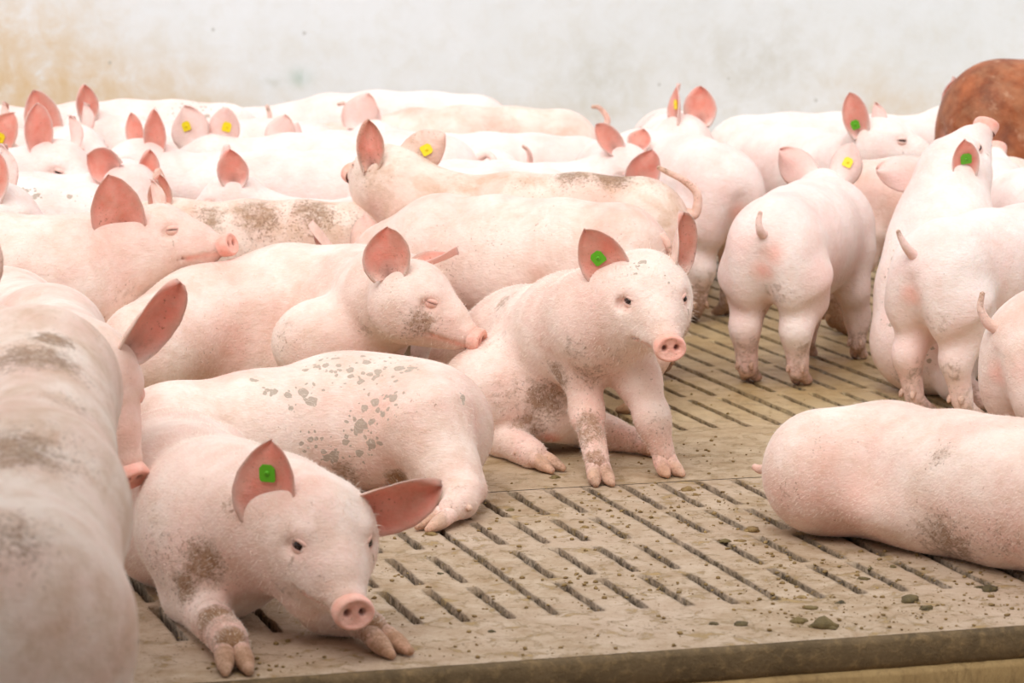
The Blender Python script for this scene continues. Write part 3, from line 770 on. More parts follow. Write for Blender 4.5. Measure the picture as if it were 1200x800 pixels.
def wall_mat():
    m = bpy.data.materials.new('whitewashed_wall'); t = NT(m)
    tc = t.n('ShaderNodeTexCoord'); v = tc.outputs['Object']
    sx = t.n('ShaderNodeSeparateXYZ'); t.l(v, sx.inputs[0]); x, z = sx.outputs[0], sx.outputs[2]
    n1 = t.noise(v, 1.6, 5, .6, .4); n2 = t.noise(v, 7, 6, .65, .3); n3 = t.noise(v, 40, 5, .7)
    col = t.mix(t.ramp(n1, .35, .65), lin(242, 247, 251), lin(236, 241, 244))
    col = t.mix(t.math('MULTIPLY', t.ramp(n2, .5, .7), .3), col, lin(230, 231, 226))
    def blob(cx, cz, rx, rz, c, k):
        a = t.math('POWER', t.math('DIVIDE', t.math('SUBTRACT', x, cx), rx), 2.0)
        b = t.math('POWER', t.math('DIVIDE', t.math('SUBTRACT', z, cz), rz), 2.0)
        # POWER of a negative base with exponent 2 is fine in Cycles
        g = t.math('EXPONENT', t.math('MULTIPLY', t.math('ADD', a, b), -1.0))
        g = t.math('MULTIPLY', g, t.math('MULTIPLY', t.ramp(n2, .25, .65), k), True)
        return t.mix(g, col, c)
    for bl in WALL_BLOBS: col = blob(*bl)
    # splash-line grime low on the wall
    low = t.math('MULTIPLY', t.ramp(z, 1.25, .45), t.math('MULTIPLY', t.ramp(n2, .3, .7), .30))
    col = t.mix(low, col, lin(214, 208, 188))
    vd = t.voro(v, 5.5); col = t.mix(t.math('MULTIPLY', t.math('LESS_THAN', vd, .05), .45), col, lin(168, 168, 160))
    b = t.n('ShaderNodeBsdfPrincipled'); t.l(col, b.inputs['Base Color']); b.inputs['Roughness'].default_value = .75
    bp = t.n('ShaderNodeBump'); bp.inputs['Strength'].default_value = .5; bp.inputs['Distance'].default_value = 1
    t.l(t.math('ADD', t.math('MULTIPLY', n3, .003), t.math('MULTIPLY', n2, .006)), bp.inputs['Height']); t.l(bp.outputs[0], b.inputs['Normal'])
    o = t.n('ShaderNodeOutputMaterial'); t.l(b.outputs[0], o.inputs[0]); return m
# wall frame: origin on the slab axes
BW = 7.15
def wall_xy(px):   # where a photo column meets the wall, in metres along it
    o = AB(0, BW); r = ray(px, 150)[:2]; A_ = np.linalg.solve(np.array([r, -U2]).T, o[:2]); return A_[1], A_[0]
def wp(px, py):
    a, t_ = wall_xy(px); return a, CAM_H + ray(px, py)[2] * t_
ST = lin(222, 186, 132)
WALL_BLOBS = []
for px, py, rx, rz, c, k in ((10, 60, .45, .30, ST, .75), (60, 108, .55, .13, ST, .75), (150, 100, .4, .12, ST, .4), (-10, 120, .5, .2, ST, .6), (220, 125, .3, .07, ST, .4),
                        (1050, 128, .22, .09, ST, .5), (1010, 110, .25, .12, ST, .25), (640, 145, .3, .07, ST, .35), (352, 90, .05, .04, lin(150, 190, 180), .6), (318, 95, .05, .03, lin(180, 190, 180), .6),
                        (700, 98, .2, .2, lin(206, 208, 202), .7), (880, 75, .3, .22, lin(206, 208, 204), .6)):
    a, z = wp(px, py); WALL_BLOBS.append((a, z, rx, rz, c, k))
MAT['wall'] = wall_mat()
def wall(name, a0, a1, z0, z1, b, label):
    me = bpy.data.meshes.new(name); V = [(a0, 0, z0), (a1, 0, z0), (a1, 0, z1), (a0, 0, z1), (a0, .18, z0), (a1, .18, z0), (a1, .18, z1), (a0, .18, z1)]
    me.from_pydata(V, [], [(0, 1, 2, 3), (5, 4, 7, 6), (4, 0, 3, 7), (1, 5, 6, 2), (3, 2, 6, 7), (4, 5, 1, 0)]); me.materials.append(MAT['wall'])
    o = bpy.data.objects.new(name, me); C.objects.link(o); o.location = AB(0, b); o.rotation_euler = (0, 0, UA); o['kind'] = 'structure'; o['label'] = label; o['category'] = 'wall'; return o
wall('wall_back', -5.5, 8.5, -.1, 2.6, BW, 'whitewashed back wall with tan stains low on the left')

MAT['roof'] = simple_mat('shade_roof_sheet', lin(170, 165, 155), .8)
prism('ceiling', [(-9, -5), (9, -5), (9, 3.3), (-9, 3.3)], 3.0, 3.1, MAT['roof'], 'unseen roof added over the near side to shade the front pigs')  # out of view, added to keep sky and sun off the front

# ---------------------------------------------------------------- dung
def rock(c, r, seed, sub=1, flat=.6):
    import bmesh
    bm = bmesh.new(); bmesh.ops.create_icosphere(bm, subdivisions=sub, radius=1)
    rr = np.random.RandomState(seed); k = rr.normal(size=(4, 3)) * 2.2; ph = rr.rand(4) * 6
    V = np.array([v.co[:] for v in bm.verts]); f = [[v.index for v in q.verts] for q in bm.faces]; bm.free()
    d = 1 + .22 * sum(np.sin(V @ a + b) for a, b in zip(k, ph)) / 1.6 + .10 * rr.normal(size=len(V)) * (1 if sub < 2 else .6)
    V = V * d[:, None] * r * np.array([1, .8 + .3 * rr.rand(), flat])
    a = rr.rand() * 6.28; R = np.array([[math.cos(a), -math.sin(a), 0], [math.sin(a), math.cos(a), 0], [0, 0, 1]])
    V = V @ R.T + np.asarray(c) + [0, 0, r * flat * .55]; return V, f
def dung_mat(name, c1, c2, c3):
    m = bpy.data.materials.new(name); t = NT(m); v = t.n('ShaderNodeNewGeometry').outputs['Position']
    n1 = t.noise(v, 70, 5, .7); n2 = t.noise(v, 6, 3, .6)
    col = t.mix(t.ramp(n1, .35, .65), lin(*c1), lin(*c2)); col = t.mix(t.ramp(n2, .45, .6), col, lin(*c3))
    b = t.n('ShaderNodeBsdfPrincipled'); t.l(col, b.inputs['Base Color']); b.inputs['Roughness'].default_value = .7
    bp = t.n('ShaderNodeBump'); bp.inputs['Strength'].default_value = .8; bp.inputs['Distance'].default_value = 1; t.l(t.math('MULTIPLY', t.noise(v, 160, 4, .7), .006), bp.inputs['Height']); t.l(bp.outputs[0], b.inputs['Normal'])
    o = t.n('ShaderNodeOutputMaterial'); t.l(b.outputs[0], o.inputs[0]); return m
MAT['crumb'] = dung_mat('dry_dung', (176, 146, 92), (120, 94, 54), (140, 112, 66))
MAT['clump'] = dung_mat('moist_dung', (104, 88, 50), (62, 52, 30), (124, 104, 60))
rr = random.Random(9); Vs, Ts, off = [], [], 0
def dens(a, b): 
    return .25 + .75 * max(0, math.sin(a * 5.3 + b * 2.1) * math.sin(b * 6.1 - a * 3.3 + 1)) + (.7 if b < .1 and a > .4 else 0) + (.4 if a > .55 and b < 1.1 else 0)
cnt = 0
while cnt < 2600:
    a = rr.uniform(-.9, 1.6); b = rr.uniform(-.33, 1.8) if rr.random() < .93 else rr.uniform(1.8, 3.2)
    if rr.random() > dens(a, b) * (.35 if b > 1.25 else 1): continue
    r = .0016 + .0052 * rr.random() ** 3
    V, f = rock(AB(a, b, .0), r, cnt, 1 if r > .004 else 1, .6); Vs.append(V); Ts.append(np.array(f) + off); off += len(V); cnt += 1
me = make_mesh('dung_crumbs', np.concatenate(Vs), np.zeros((0, 4)), np.concatenate(Ts), None, [MAT['crumb']])
o = bpy.data.objects.new('dung_crumbs', me); C.objects.link(o); tag(o, 'dry dung crumbs scattered over the slats', 'dung', kind='stuff')
clumps = [(966, 734, .026, 'wide dark dung clump nearest the slab edge, right of a smaller one'), (936, 728, .017, 'dark dung lump just left of the widest front clump'),
          (950, 712, .014, 'long flat dung piece behind the two front clumps'), (1066, 704, .020, 'dark dung clump right of the front pile, before the lying pig'),
          (1086, 713, .014, 'round dark dung lump at the right, next to a bigger clump'), (1012, 678, .012, 'small dark dung lump over a slot end below the lying pig'),
          (1158, 691, .017, 'olive dung lump near the right end of the slab'), (1148, 688, .010, 'small dark dung knob touching the olive lump at right'),
          (868, 732, .013, 'dark dung lump nearest the slab edge at centre right'), (836, 731, .010, 'small dung lump left of the centre-right lump at slab edge'),
          (806, 574, .016, 'tan dung pat below the seated pig beside a slot'), (815, 580, .010, 'little dung lump touching the tan pat below seated pig'),
          (686, 618, .010, 'flat tan dung crumb alone between slots at centre'), (516, 672, .008, 'dark dung bit between slots near the front pig snout'),
          (598, 598, .010, 'dung bit beside slot below the spotted pig hoof'), (505, 626, .014, 'tan dung smear in front of the spotted pig hoof'),
          (882, 622, .016, 'tan dung pat on the slats left of the lying pig'), (868, 634, .010, 'small dung lump before the tan pat left of lying pig'),
          (850, 634, .012, 'dung lump on a seam left of the lying pig'), (1046, 664, .010, 'small dark dung lump close to the lying pig belly'),
          (1020, 666, .008, 'tiny dung lump between slots under the lying pig'), (576, 740, .008, 'dark dung bit in front of the middle slots near edge'),
          (940, 700, .010, 'dung lump standing behind the front pile'), (985, 706, .010, 'dung lump right behind the widest front clump'),
          (650, 560, .013, 'dark wet dung by the seated pig hind hoof')]
for i, (px, py, r, lab) in enumerate(clumps):
    c = Q(px, py, 0); parts = [rock((0, 0, -.004), r, 700 + i, 2, .5)]
    for k in range(5):
        a = rr.random() * 6.28; parts.append(rock((math.cos(a) * r * .8, math.sin(a) * r * .55, -.004), r * rr.uniform(.3, .6), 800 + i * 9 + k, 2, .55))
    Vs, Ts, off = [], [], 0
    for V, f in parts: Vs.append(V); Ts.append(np.array(f) + off); off += len(V)
    me = make_mesh('dung_clump', np.concatenate(Vs), np.zeros((0, 4)), np.concatenate(Ts), None, [MAT['crumb' if 'tan' in lab else 'clump']])
    o = bpy.data.objects.new('dung_clump', me); C.objects.link(o); o.location = (c[0], c[1], .001); tag(o, lab, 'dung', 'dung clumps on the slats')
# ---------------------------------------------------------------- the pigs, near to far
HERO = .0065
def P1():
    g = Pig(Q(20, 800, .0) * np.array([1, 1, 0]) , None, 1, .011)
    g.base = np.array([Q(10, 850, .3)[0], Q(10, 850, .3)[1], -.13])
    a, b, c, d = Q(42, 458, .58), Q(28, 605, .50), Q(12, 745, .42), Q(0, 1010, .04)
    g.chain([Q(-30, 420, .60), a, b, c, d], [.115, .145, .160, .175, .17], .07)
    for px in (60, 20): pass
    g.ell(Q(75, 800, .27), (.11, .16, .15), .08); g.ell(Q(-70, 800, .27), (.11, .16, .15), .08)
    fl = AB(-1.25, -.10); fr = AB(-.98, -.18)
    g.leg([a + [.07, .03, -.10], np.array([fr[0] - .02, fr[1] - .02, .26]), np.array([fr[0], fr[1], .14]), np.array([fr[0], fr[1], .05])], [.07, .05, .035, .026], (-.2, .95, 0))
    g.leg([a + [-.09, .03, -.10], np.array([fl[0], fl[1] - .02, .26]), np.array([fl[0], fl[1], .14]), np.array([fl[0], fl[1], .05])], [.07, .05, .035, .026], (-.2, .95, 0))
    e = Q(-75, 380, .66)
    g.head(e, (-.85, .5, -.15), hs=1.0, ears=[dict(side=-1, dir=(.35, .3, .85), n=(.5, .8, 0), L=.15), dict(side=1, dir=(-.6, -.3, .7), n=(-.5, -.5, .2))])
    g.pp(40, 410, .17, 1, .8); g.pp(15, 520, .16, 1, .8); g.pp(10, 620, .13, 1, .6); g.pp(90, 470, .12, 1, .5); g.pp(60, 390, .08, 1, .9)
    g.build('pig', 'blurred nearest pig at lower left, seen along its soiled back', 'dirty')
def P2():
    g = Pig(Q(-60, 560, 0), None, 1, .009)
    a = Q(-60, 375, .42)
    g.chain([Q(-260, 370, .42), Q(-150, 365, .43), a, Q(5, 390, .41), Q(56, 404, .46), Q(92, 424, .505)], [.16, .16, .158, .15, .125, .092], .06)
    g.ell(Q(-60, 400, .38), (.15, .13, .17), .06)
    for px, py in ((-40, 545), (-70, 525)):
        f = Q(px, py, 0); g.leg([f + [0, 0, .33], f + [-.02, 0, .22], f + [0, 0, .14], f + [0, 0, .05]], [.08, .05, .036, .026], (.9, -.3, 0))
    for px, py in ((-330, 540), (-350, 515)):
        f = Q(px, py, 0); g.leg([f + [0, 0, .35], f + [.04, 0, .26], f + [-.04, 0, .17], f + [0, 0, .05]], [.11, .07, .038, .026], (.9, -.3, 0))
    g.head(Q(106, 434, .50), (.50, -.42, -.76), up=(.35, -.5, .7), hs=1.0, ears=[
        dict(side=1, dir=(.62, .10, .78), n=(.55, -.75, -.35), L=.20, W=.12, cup=.8, bend=.12, base=(.0, .060, .070)),
        dict(side=-1, dir=(-.35, -.5, .75), n=(-.5, -.8, 0), L=.13, W=.10)], lid=.3, eyes=(1, 1))
    g.build('pig', 'pig at left edge dipping its snout between two others, pink ear raised', 'pig')
def P3():
    rump, mid, sh, nk, sk = Q(203, 562, .17), Q(218, 592, .17), Q(262, 612, .19), Q(322, 612, .225), Q(372, 619, .235)
    g = Pig(mid * [1, 1, 0], None, 1, HERO)
    g.chain([rump, mid, sh, nk, sk], [.162, .168, .166, .130, .095], .06)
    g.ell(Q(196, 600, .15), (.15, .18, .14), .06)
    g.ell(Q(255, 650, .14), (.12, .13, .13), .05)
    g.ell(Q(160, 560, .15), (.10, .17, .14), .06); g.ell(Q(252, 560, .14), (.10, .15, .13), .05)
    # folded left foreleg of the photo, wrist on the slats, claws to camera
    w = Q(224, 700, .045)
    g.leg([Q(248, 610, .20), Q(232, 655, .12), w, Q(271, 753, .042)], [.088, .066, .048, .034], (.14, -.98, -.05), (.97, .14, 0), .04, .9, 1.25)
    g.cone(Q(266, 746, .042), Q(272, 757, .036), .034, .030, .02)
    g.leg([Q(365, 700, .10), Q(380, 712, .06), Q(402, 718, .045), Q(436, 735, .042)], [.05, .045, .040, .034], (.62, -.78, -.05), (.78, .62, 0), .035, .95, 1.25)
    g.head(sk, (.37, -.86, -.27), hs=1.02, roll=-.04, jowl=1.18, lid=.95, ears=[
        dict(side=-1, dir=(-.03, -.12, .98), n=(-.28, -.95, .0), L=.175, W=.135, cup=.60, base=(-.030, -.092, .022), tagc='green', tagpos=(.62, .0)),
        dict(side=1, dir=(.96, -.10, .22), n=(.05, -.86, -.45), L=.205, W=.130, cup=.55, base=(-.020, .080, .028))])
    g.pp(235, 660, .10, 1, .9); g.pp(245, 715, .08, 1, 1.1); g.pp(268, 745, .07, 1, 1.1); g.pp(215, 690, .07, 1, .9); g.pp(430, 735, .07, 1, 1.1); g.pp(330, 690, .08, 1, .5); g.pp(170, 600, .1, 1, .4); g.pp(180, 650, .16, 1, .5); g.pp(262, 720, .07, 1, .7); g.pp(355, 600, .06, 1, .3)
    g.pp(265, 590, .05, 1, .6); g.pp(300, 600, .04, 1, .45); g.pp(375, 690, .08, 1, .4)
    g.tail([Q(175, 540, .25), Q(150, 530, .24), Q(140, 550, .2), Q(140, 560, .16)])
    g.fold(Q(215, 680, .1), Q(262, 735, .05), .09, 7, .004)
    g.build('pig', 'white pig lying in front with forelegs stretched out and green ear tag', 'pig', hair=(26000, (-.3, .9, -.3)))
    whiskers(g, g.hc, .17, 260, .018)
def P4():
    sp = [Q(505, 505, .155), Q(455, 500, .165), Q(400, 497, .168), Q(300, 512, .155), Q(205, 522, .15), Q(140, 528, .13)]
    g = Pig(sp[2] * [1, 1, 0], None, 1, HERO)
    g.chain(sp, [.150, .166, .168, .150, .142, .112], .06)
    g.ell(Q(500, 500, .17), (.135, .13, .150), .06)
    # near ham and its leg folded to the camera
    g.cone(Q(500, 500, .19), Q(528, 555, .09), .125, .070, .05)
    g.cone(Q(528, 555, .09), Q(540, 577, .055), .072, .046, .03)
    g.leg([Q(544, 578, .058), Q(540, 588, .046), Q(528, 597, .040)], [.048, .041, .034], (-.80, -.60, -.05), (.6, -.8, 0), .02, .55, 1.2)
    g.cone(Q(542, 572, .058), Q(555, 575, .05), .044, .036, .03)
    g.leg([Q(500, 560, .07), Q(488, 566, .045), Q(474, 568, .042)], [.05, .036, .030], (-.95, -.3, 0), (.3, -.95, 0), .02, 1.3, 1.2)
    g.cone(sp[5], Q(105, 530, .13), .11, .09, .05)
    g.head(Q(85, 535, .125), (-.95, -.2, -.1), hs=1.0, ears=[dict(side=-1, dir=(.10, .1, .95), n=(-.1, -.95, 0), L=.15, W=.11, base=(-.12, -.03, .075)), dict(side=1, dir=(-.3, .6, .6), n=(-.8, .2, 0))], eyes=(0, 0))
    for px, py, z, r in ((430, 430, .3, .11), (385, 425, .32, .09), (470, 425, .3, .06), (355, 460, .28, .07), (450, 470, .27, .07), (420, 500, .22, .08), (300, 445, .28, .035), (318, 455, .28, .035), (470, 430, .3, .07), (390, 530, .15, .07), (425, 520, .2, .07), (365, 520, .2, .05), (545, 465, .25, .03)):
        g.pp(px, py, r, 2, 1.0)
    g.pp(490, 470, .06, 1, .4); g.pp(400, 560, .10, 1, .75); g.pp(340, 560, .1, 1, .5); g.pp(535, 570, .08, 1, .45); g.pp(470, 568, .08, 1, 1.3)
    g.pp(335, 505, .04, 1, .4)
    g.tail([Q(562, 500, .15), Q(572, 498, .155), Q(577, 503, .15)], (.014, .010, .006), .3)
    g.fold(Q(522, 530, .1), Q(542, 578, .06), .10, 8, .006)
    g.build('pig', 'pig lying on its side in the middle, back splashed with grey spots', 'pig', hair=(24000, (.9, -.1, -.4)))
def P5():
    sp = [Q(178, 412, .21), Q(240, 385, .25), Q(340, 362, .295), Q(415, 356, .32), Q(455, 350, .375), Q(486, 346, .415)]
    g = Pig(sp[2] * [1, 1, 0], None, 1, HERO + .0005)
    g.chain(sp, [.148, .166, .174, .155, .122, .088], .07)
    g.ell(Q(180, 415, .17), (.14, .15, .16), .06); g.ell(Q(290, 420, .16), (.22, .17, .15), .06)
    # bulging folded shoulder
    g.ell(Q(388, 402, .25), (.165, .125, .130), .040)
    g.cone(Q(370, 410, .22), Q(350, 450, .08), .10, .06, .03)
    g.cone(Q(330, 440, .08), Q(370, 445, .05), .06, .04, .03)
    g.ell(Q(420, 395, .24), (.14, .10, .13), .05)
    g.head(Q(482, 345, .415), (.90, -.34, -.28), hs=.93, jowl=1.1, lid=.16, nose_dirt=.2, ears=[
        dict(side=-1, dir=(-.12, -.12, .98), n=(-.05, -1, .05), L=.155, W=.145, cup=.62, bend=.10, base=(-.060, -.068, .060)),
        dict(side=1, dir=(.86, .45, .33), n=(.35, .2, .9), L=.165, W=.10, cup=.9, base=(-.020, .055, .060))])
    g.pp(495, 380, .09, 1, .75); g.pp(520, 385, .06, 1, .5); g.pp(330, 390, .10, 1, .45); g.pp(425, 385, .06, 1, .6); g.pp(470, 400, .09, 1, .5); g.pp(450, 340, .07, 1, .35)
    g.pp(250, 400, .16, 1, .25)
    g.tail([Q(130, 400, .2), Q(115, 395, .22), Q(105, 405, .2)])
    g.fold(Q(400, 360, .3), Q(465, 350, .38), .2, 5, .003)
    g.build('pig', 'dozing pig with closed eye lying behind the spotted pig', 'pig', hair=(22000, (-.85, .2, -.5)))
    whiskers(g, g.hc, .16, 220, .018)
def P6():
    rump, mid, ch, sh, nk, sk = Q(568, 437, .135), Q(618, 416, .215), Q(672, 388, .335), Q(702, 376, .39), Q(735, 357, .44), Q(758, 342, .475)
    g = Pig(mid * [1, 1, 0], None, 1, .0058)
    g.chain([rump, mid, ch, sh, nk, sk], [.166, .180, .150, .128, .112, .090], .06)
    g.ell(Q(600, 455, .17), (.19, .15, .14), .06)
    g.ell(Q(668, 395, .33), (.075, .10, .12), .02)
    fl, fr = Q(703, 563, 0), Q(781, 556, 0)
    g.leg([Q(676, 392, .34), Q(682, 430, .265), Q(688, 482, .155), Q(700, 540, .052)], [.080, .058, .040, .031], (.16, -.98, 0), (.98, .16, 0), .04, .75, 1.15)
    g.leg([Q(730, 400, .33), Q(748, 445, .235), Q(764, 490, .145), Q(777, 532, .052)], [.075, .056, .040, .030], (.30, -.95, 0), (.95, .30, 0), .04, .6, 1.15)
    g.cone(Q(688, 478, .16), Q(689, 490, .14), .040, .038, .02); g.cone(Q(764, 484, .155), Q(765, 496, .13), .041, .038, .02)
    # hind legs stretched forward along the floor
    g.leg([Q(560, 470, .12), Q(568, 502, .052), Q(590, 512, .050), Q(625, 532, .036)], [.12, .056, .047, .036], (.72, -.69, -.02), (.69, .72, 0), .03, .7, 1.2)
    g.leg([Q(650, 480, .12), Q(690, 502, .052), Q(712, 508, .045), Q(742, 516, .036)], [.09, .050, .042, .033], (.90, -.43, -.02), (.43, .90, 0), .03, .7, 1.1)
    g.head(sk, (.215, -.93, -.23), hs=1.0, roll=.02, jowl=1.12, lid=.85, ears=[
        dict(side=-1, dir=(-.62, -.12, .76), n=(-.18, -.98, -.05), L=.165, W=.125, cup=.45, base=(-.012, -.082, .048), tagc='green', tagpos=(.52, .12)),
        dict(side=1, dir=(.22, .10, .96), n=(.80, -.50, .1), L=.160, W=.115, cup=.8, base=(-.020, .072, .062))])
    g.pp(690, 500, .12, 1, .8); g.pp(694, 535, .07, 1, .8); g.pp(670, 410, .10, 1, .55); g.pp(580, 400, .12, 1, .45); g.pp(590, 350, .09, 1, .7); g.pp(620, 500, .09, 1, .8); g.pp(690, 440, .13, 1, .6); g.pp(640, 470, .12, 1, .85); g.pp(600, 470, .15, 1, .5); g.pp(650, 440, .08, 1, .9)
    g.pp(585, 360, .09, 1, .5); g.pp(720, 420, .10, 1, .5); g.pp(770, 500, .08, 1, .5); g.pp(765, 375, .09, 1, .2)
    g.pp(748, 308, .035, 2, 1.0); g.pp(742, 322, .03, 2, 1.0); g.pp(785, 322, .03, 2, .9)
    g.pp(645, 518, .04, 0, .9); g.pp(700, 480, .1, 0, .3)
    g.fold(Q(700, 376, .38), Q(745, 350, .45), .17, 4, .003)
    g.build('pig', 'seated pig facing the camera with upright ears and green tag', 'pig', hair=(30000, (-.45, .6, -.55)))
    whiskers(g, g.hc, .17, 420, .026)
    return g
def P7():
    sp = [Q(-190, 335, .36), Q(-90, 330, .37), Q(-10, 326, .375), Q(75, 330, .37), Q(125, 312, .41), Q(182, 282, .485)]
    g = Pig(sp[3] * [1, 1, 0], None, 1, HERO + .001)
    g.chain(sp, [.165, .175, .180, .180, .150, .098], .06)
    g.ell(Q(95, 345, .34), (.12, .13, .17), .06); g.ell(Q(150, 310, .40), (.12, .10, .115), .05)
    for px, py, s_ in ((100, 405, .0), (75, 445, 0)):
        f = Q(px, py + 30, 0); g.leg([f + [-.02, 0, .30], f + [-.03, 0, .2], f + [0, 0, .13], f + [0, 0, .05]], [.085, .05, .036, .026], (1, -.1, 0))
    for px, py in ((-190, 470), (-205, 440)):
        f = Q(px, py, 0); g.leg([f + [0, 0, .3], f + [.04, 0, .22], f + [-.04, 0, .15], f + [0, 0, .05]], [.11, .07, .038, .026], (1, 0, 0))
    g.head(Q(184, 278, .495), (.92, -.36, .20), hs=.96, jowl=1.12, lid=.22, ears=[
        dict(side=-1, dir=(-.30, -.22, .93), n=(.02, -1, .1), L=.215, W=.165, cup=.5, base=(-.055, -.085, .025)),
        dict(side=1, dir=(-.1, .5, .8), n=(.9, .2, 0), L=.13, W=.10, base=(-.02, .05, .07))])
    g.pp(150, 350, .10, 1, .45); g.pp(120, 385, .08, 1, .4); g.pp(60, 330, .12, 1, .2)
    g.fold(Q(70, 320, .38), Q(150, 300, .43), .24, 6, .0035)
    g.build('pig', 'pink-eared pig at left resting its chin on the dozing pig', 'pig', hair=(18000, (-.9, .2, -.3)))
    whiskers(g, g.hc, .16, 220, .018)
def P8():
    g = Pig(PD(770, 8.2, 0)[:2] + [0, 0], (-1, .10), 1.0, .0095)
    g = stand(PD(765, 8.45, 0), (-.92, .40), .97, .0095, legs=dict(hl=(.27, .13), hr=(.02, .06), fl=(.70, .08), fr=(.66, -.1)), tail_=[(-.02, 0, .52), (-.045, .005, .50), (-.055, .005, .46)],
              ears=None, hd=(1.0, -.06, .34), hf=(.8, -.2, -.75), dirt=1.2, back=.0)
    for a in ((560, 290, .16, 1, .35), (520, 330, .14, 1, .4), (640, 255, .12, 1, .25), (740, 270, .1, 1, .35)): g.pp(*a)
    g.build('pig', 'large pink pig standing directly behind the seated pig', 'pig', 'standing pigs of the herd')
def P9():
    g = stand(PD(792, 9.08, 0), (-1, .10), 1.0, .010, hd=(.90, -.02, .60), hf=(.52, -.78, .20), hs=1.0, dirt=1.2, lid=.2, neck=(.80, 0, .51),
              legs=dict(hl=(.05, .10), hr=(.16, -.09)),
              tail_=[(-.02, 0, .50), (-.055, 0, .50), (-.06, .0, .56), (-.02, .0, .60), (.03, 0, .625), (.06, 0, .64)],
              ears=[dict(side=1, dir=(.05, -.1, 1), n=(.0, -1, .1), L=.16, W=.10, cup=1.1, base=(-.03, .072, .055)),
                    dict(side=-1, dir=(.85, .2, .45), n=(.2, .95, -.1), L=.15, W=.13, cup=.5, tagc='yellow', back=True)])
    B = g.p
    g.paint((.20, .02, .60), .13, 1, .9); g.paint((.32, .03, .60), .13, 1, .8); g.paint((.08, .02, .57), .10, 1, .6); g.paint((.45, .05, .58), .12, 1, .45)
    g.paints.append((g.p((.93, .02, .62)), None, .12, 1, .5))
    g.build('pig', 'pig with soiled back, curled tail and yellow tag, head turned left', 'dirty')

def std(pxh, D, head, S, label, mat='clean', **kw):
    h = kw.pop('h', .0135); paints = kw.pop('paints', ())
    g = stand(PD(pxh, D, 0), head, S, h, **kw)
    for c, r, ch, w in paints: g.paint(c, r, ch, w)
    g.build('pig', label, mat, 'pigs of the herd'); return g
def ED(side, dir, n, **k): return dict(side=side, dir=dir, n=n, **k)
def P14():
    f = Q(907, 450); hd_ = np.array([.37, .93])
    g = stand(f[:2] - .10 * hd_, hd_, .94, .0085, legs=dict(hl=(.10, .085), hr=(.10, -.085), fl=(.66, .05), fr=(.68, -.12)), hd=(1.0, .10, .515), hf=(.9, .35, -.2), dirt=.9,
              tail_=[(-.03, 0, .50), (-.065, 0, .515), (-.075, .003, .545), (-.068, .0, .575)],
              ears=[ED(1, (-.75, .35, .55), (.35, .8, -.3), L=.15, W=.13, cup=.5), ED(-1, (.40, .2, .80), (.3, .95, 0), L=.14, W=.12, cup=.6, tagc='yellow', back=True)])
    for a in ((903, 300, .05, 0, .6), (905, 345, .09, 1, .6), (900, 370, .09, 1, .6), (878, 410, .09, 1, .62), (943, 415, .09, 1, .62), (870, 330, .09, 1, .3), (935, 350, .09, 1, .4)): g.pp(*a)
    g.build('pig', 'pig standing alone on the slats seen from behind, short upright tail and yellow tag', 'clean')
def P20():
    f = Q(1102, 486); hd_ = nrm([.76, .66])
    g = stand(f[:2] - .10 * hd_, hd_, .925, .0085, legs=dict(hl=(.08, .075), hr=(.12, -.085), fl=(.70, .09), fr=(.70, -.09)), hd=(1.02, .0, .46), hf=(.9, 0, -.4), dirt=.8,
              tail_=[(-.02, 0, .50), (-.055, .005, .53), (-.075, .012, .56), (-.085, .018, .585)])
    for a in ((1080, 330, .10, 1, .4), (1095, 380, .10, 1, .5), (1078, 440, .09, 1, .62), (1115, 440, .09, 1, .62)): g.pp(*a)
    g.build('pig', 'standing pig at right turned away, one hind leg forward, thin tail', 'clean')
def P21():
    hd_ = nrm([.85, .40]); b = PD(1178, 7.05, 0)
    g = stand(b[:2], hd_, .90, .0095, hd=(1.0, 0, .45), tail_=[(-.02, .02, .50), (-.055, .025, .52), (-.075, .03, .56), (-.07, .03, .60)], dirt=.9)
    g.build('pig', 'rump of a standing pig cut by the right edge, tail raised', 'pig')
def P22():
    a, b, c, d = Q(968, 551, .150), Q(1040, 552, .152), Q(1120, 566, .158), Q(1190, 580, .158)
    dr = nrm(d - b); L = lambda t: d + dr * t
    g = Pig(b * [1, 1, 0], None, 1, HERO)
    g.chain([a, b, c, d, L(.2), L(.34) + [0, 0, .02], L(.48) + [0, 0, .0]], [.140, .150, .152, .158, .155, .12, .09], .07, None)
    g.ell(Q(965, 556, .145), (.125, .15, .135), .05)
    sd = nrm(np.cross(dr, [0, 0, 1]))
    g.ell(Q(975, 565, .11), (.13, .15, .11), .03)
    g.ell(Q(1100, 590, .10), (.22, .17, .10), .05, None)
    for t_ in (.40, .46):
        f = L(t_) + sd * .15; f[2] = .035
        g.leg([L(t_) + sd * .05 + [0, 0, -.02], f + [-.05, .04, .03], f + [0, 0, .005], f + dr * .08], [.08, .05, .036, .03], dr, sd)
    g.head(L(.52), dr * .95 + [0, 0, -.15], ears=[dict(side=1, dir=(-.2, .5, .8), n=(.9, .3, 0)), dict(side=-1, dir=(-.2, -.5, .8), n=(.9, -.3, 0))])
    g.tail([Q(922, 530, .17), Q(905, 545, .13), Q(893, 550, .11), Q(884, 547, .11)], (.018, .015, .012, .008), .35)
    g.pp(1100, 530, .06, 1, .55); g.pp(1110, 640, .16, 1, .8); g.pp(1180, 640, .12, 1, .5); g.pp(920, 580, .10, 1, .45); g.pp(1010, 510, .05, 1, .35); g.pp(965, 520, .04, 1, .4)
    g.build('pig', 'pig lying stretched at lower right, tail pointing left', 'pig', hair=(24000, (-.8, .3, -.5)))
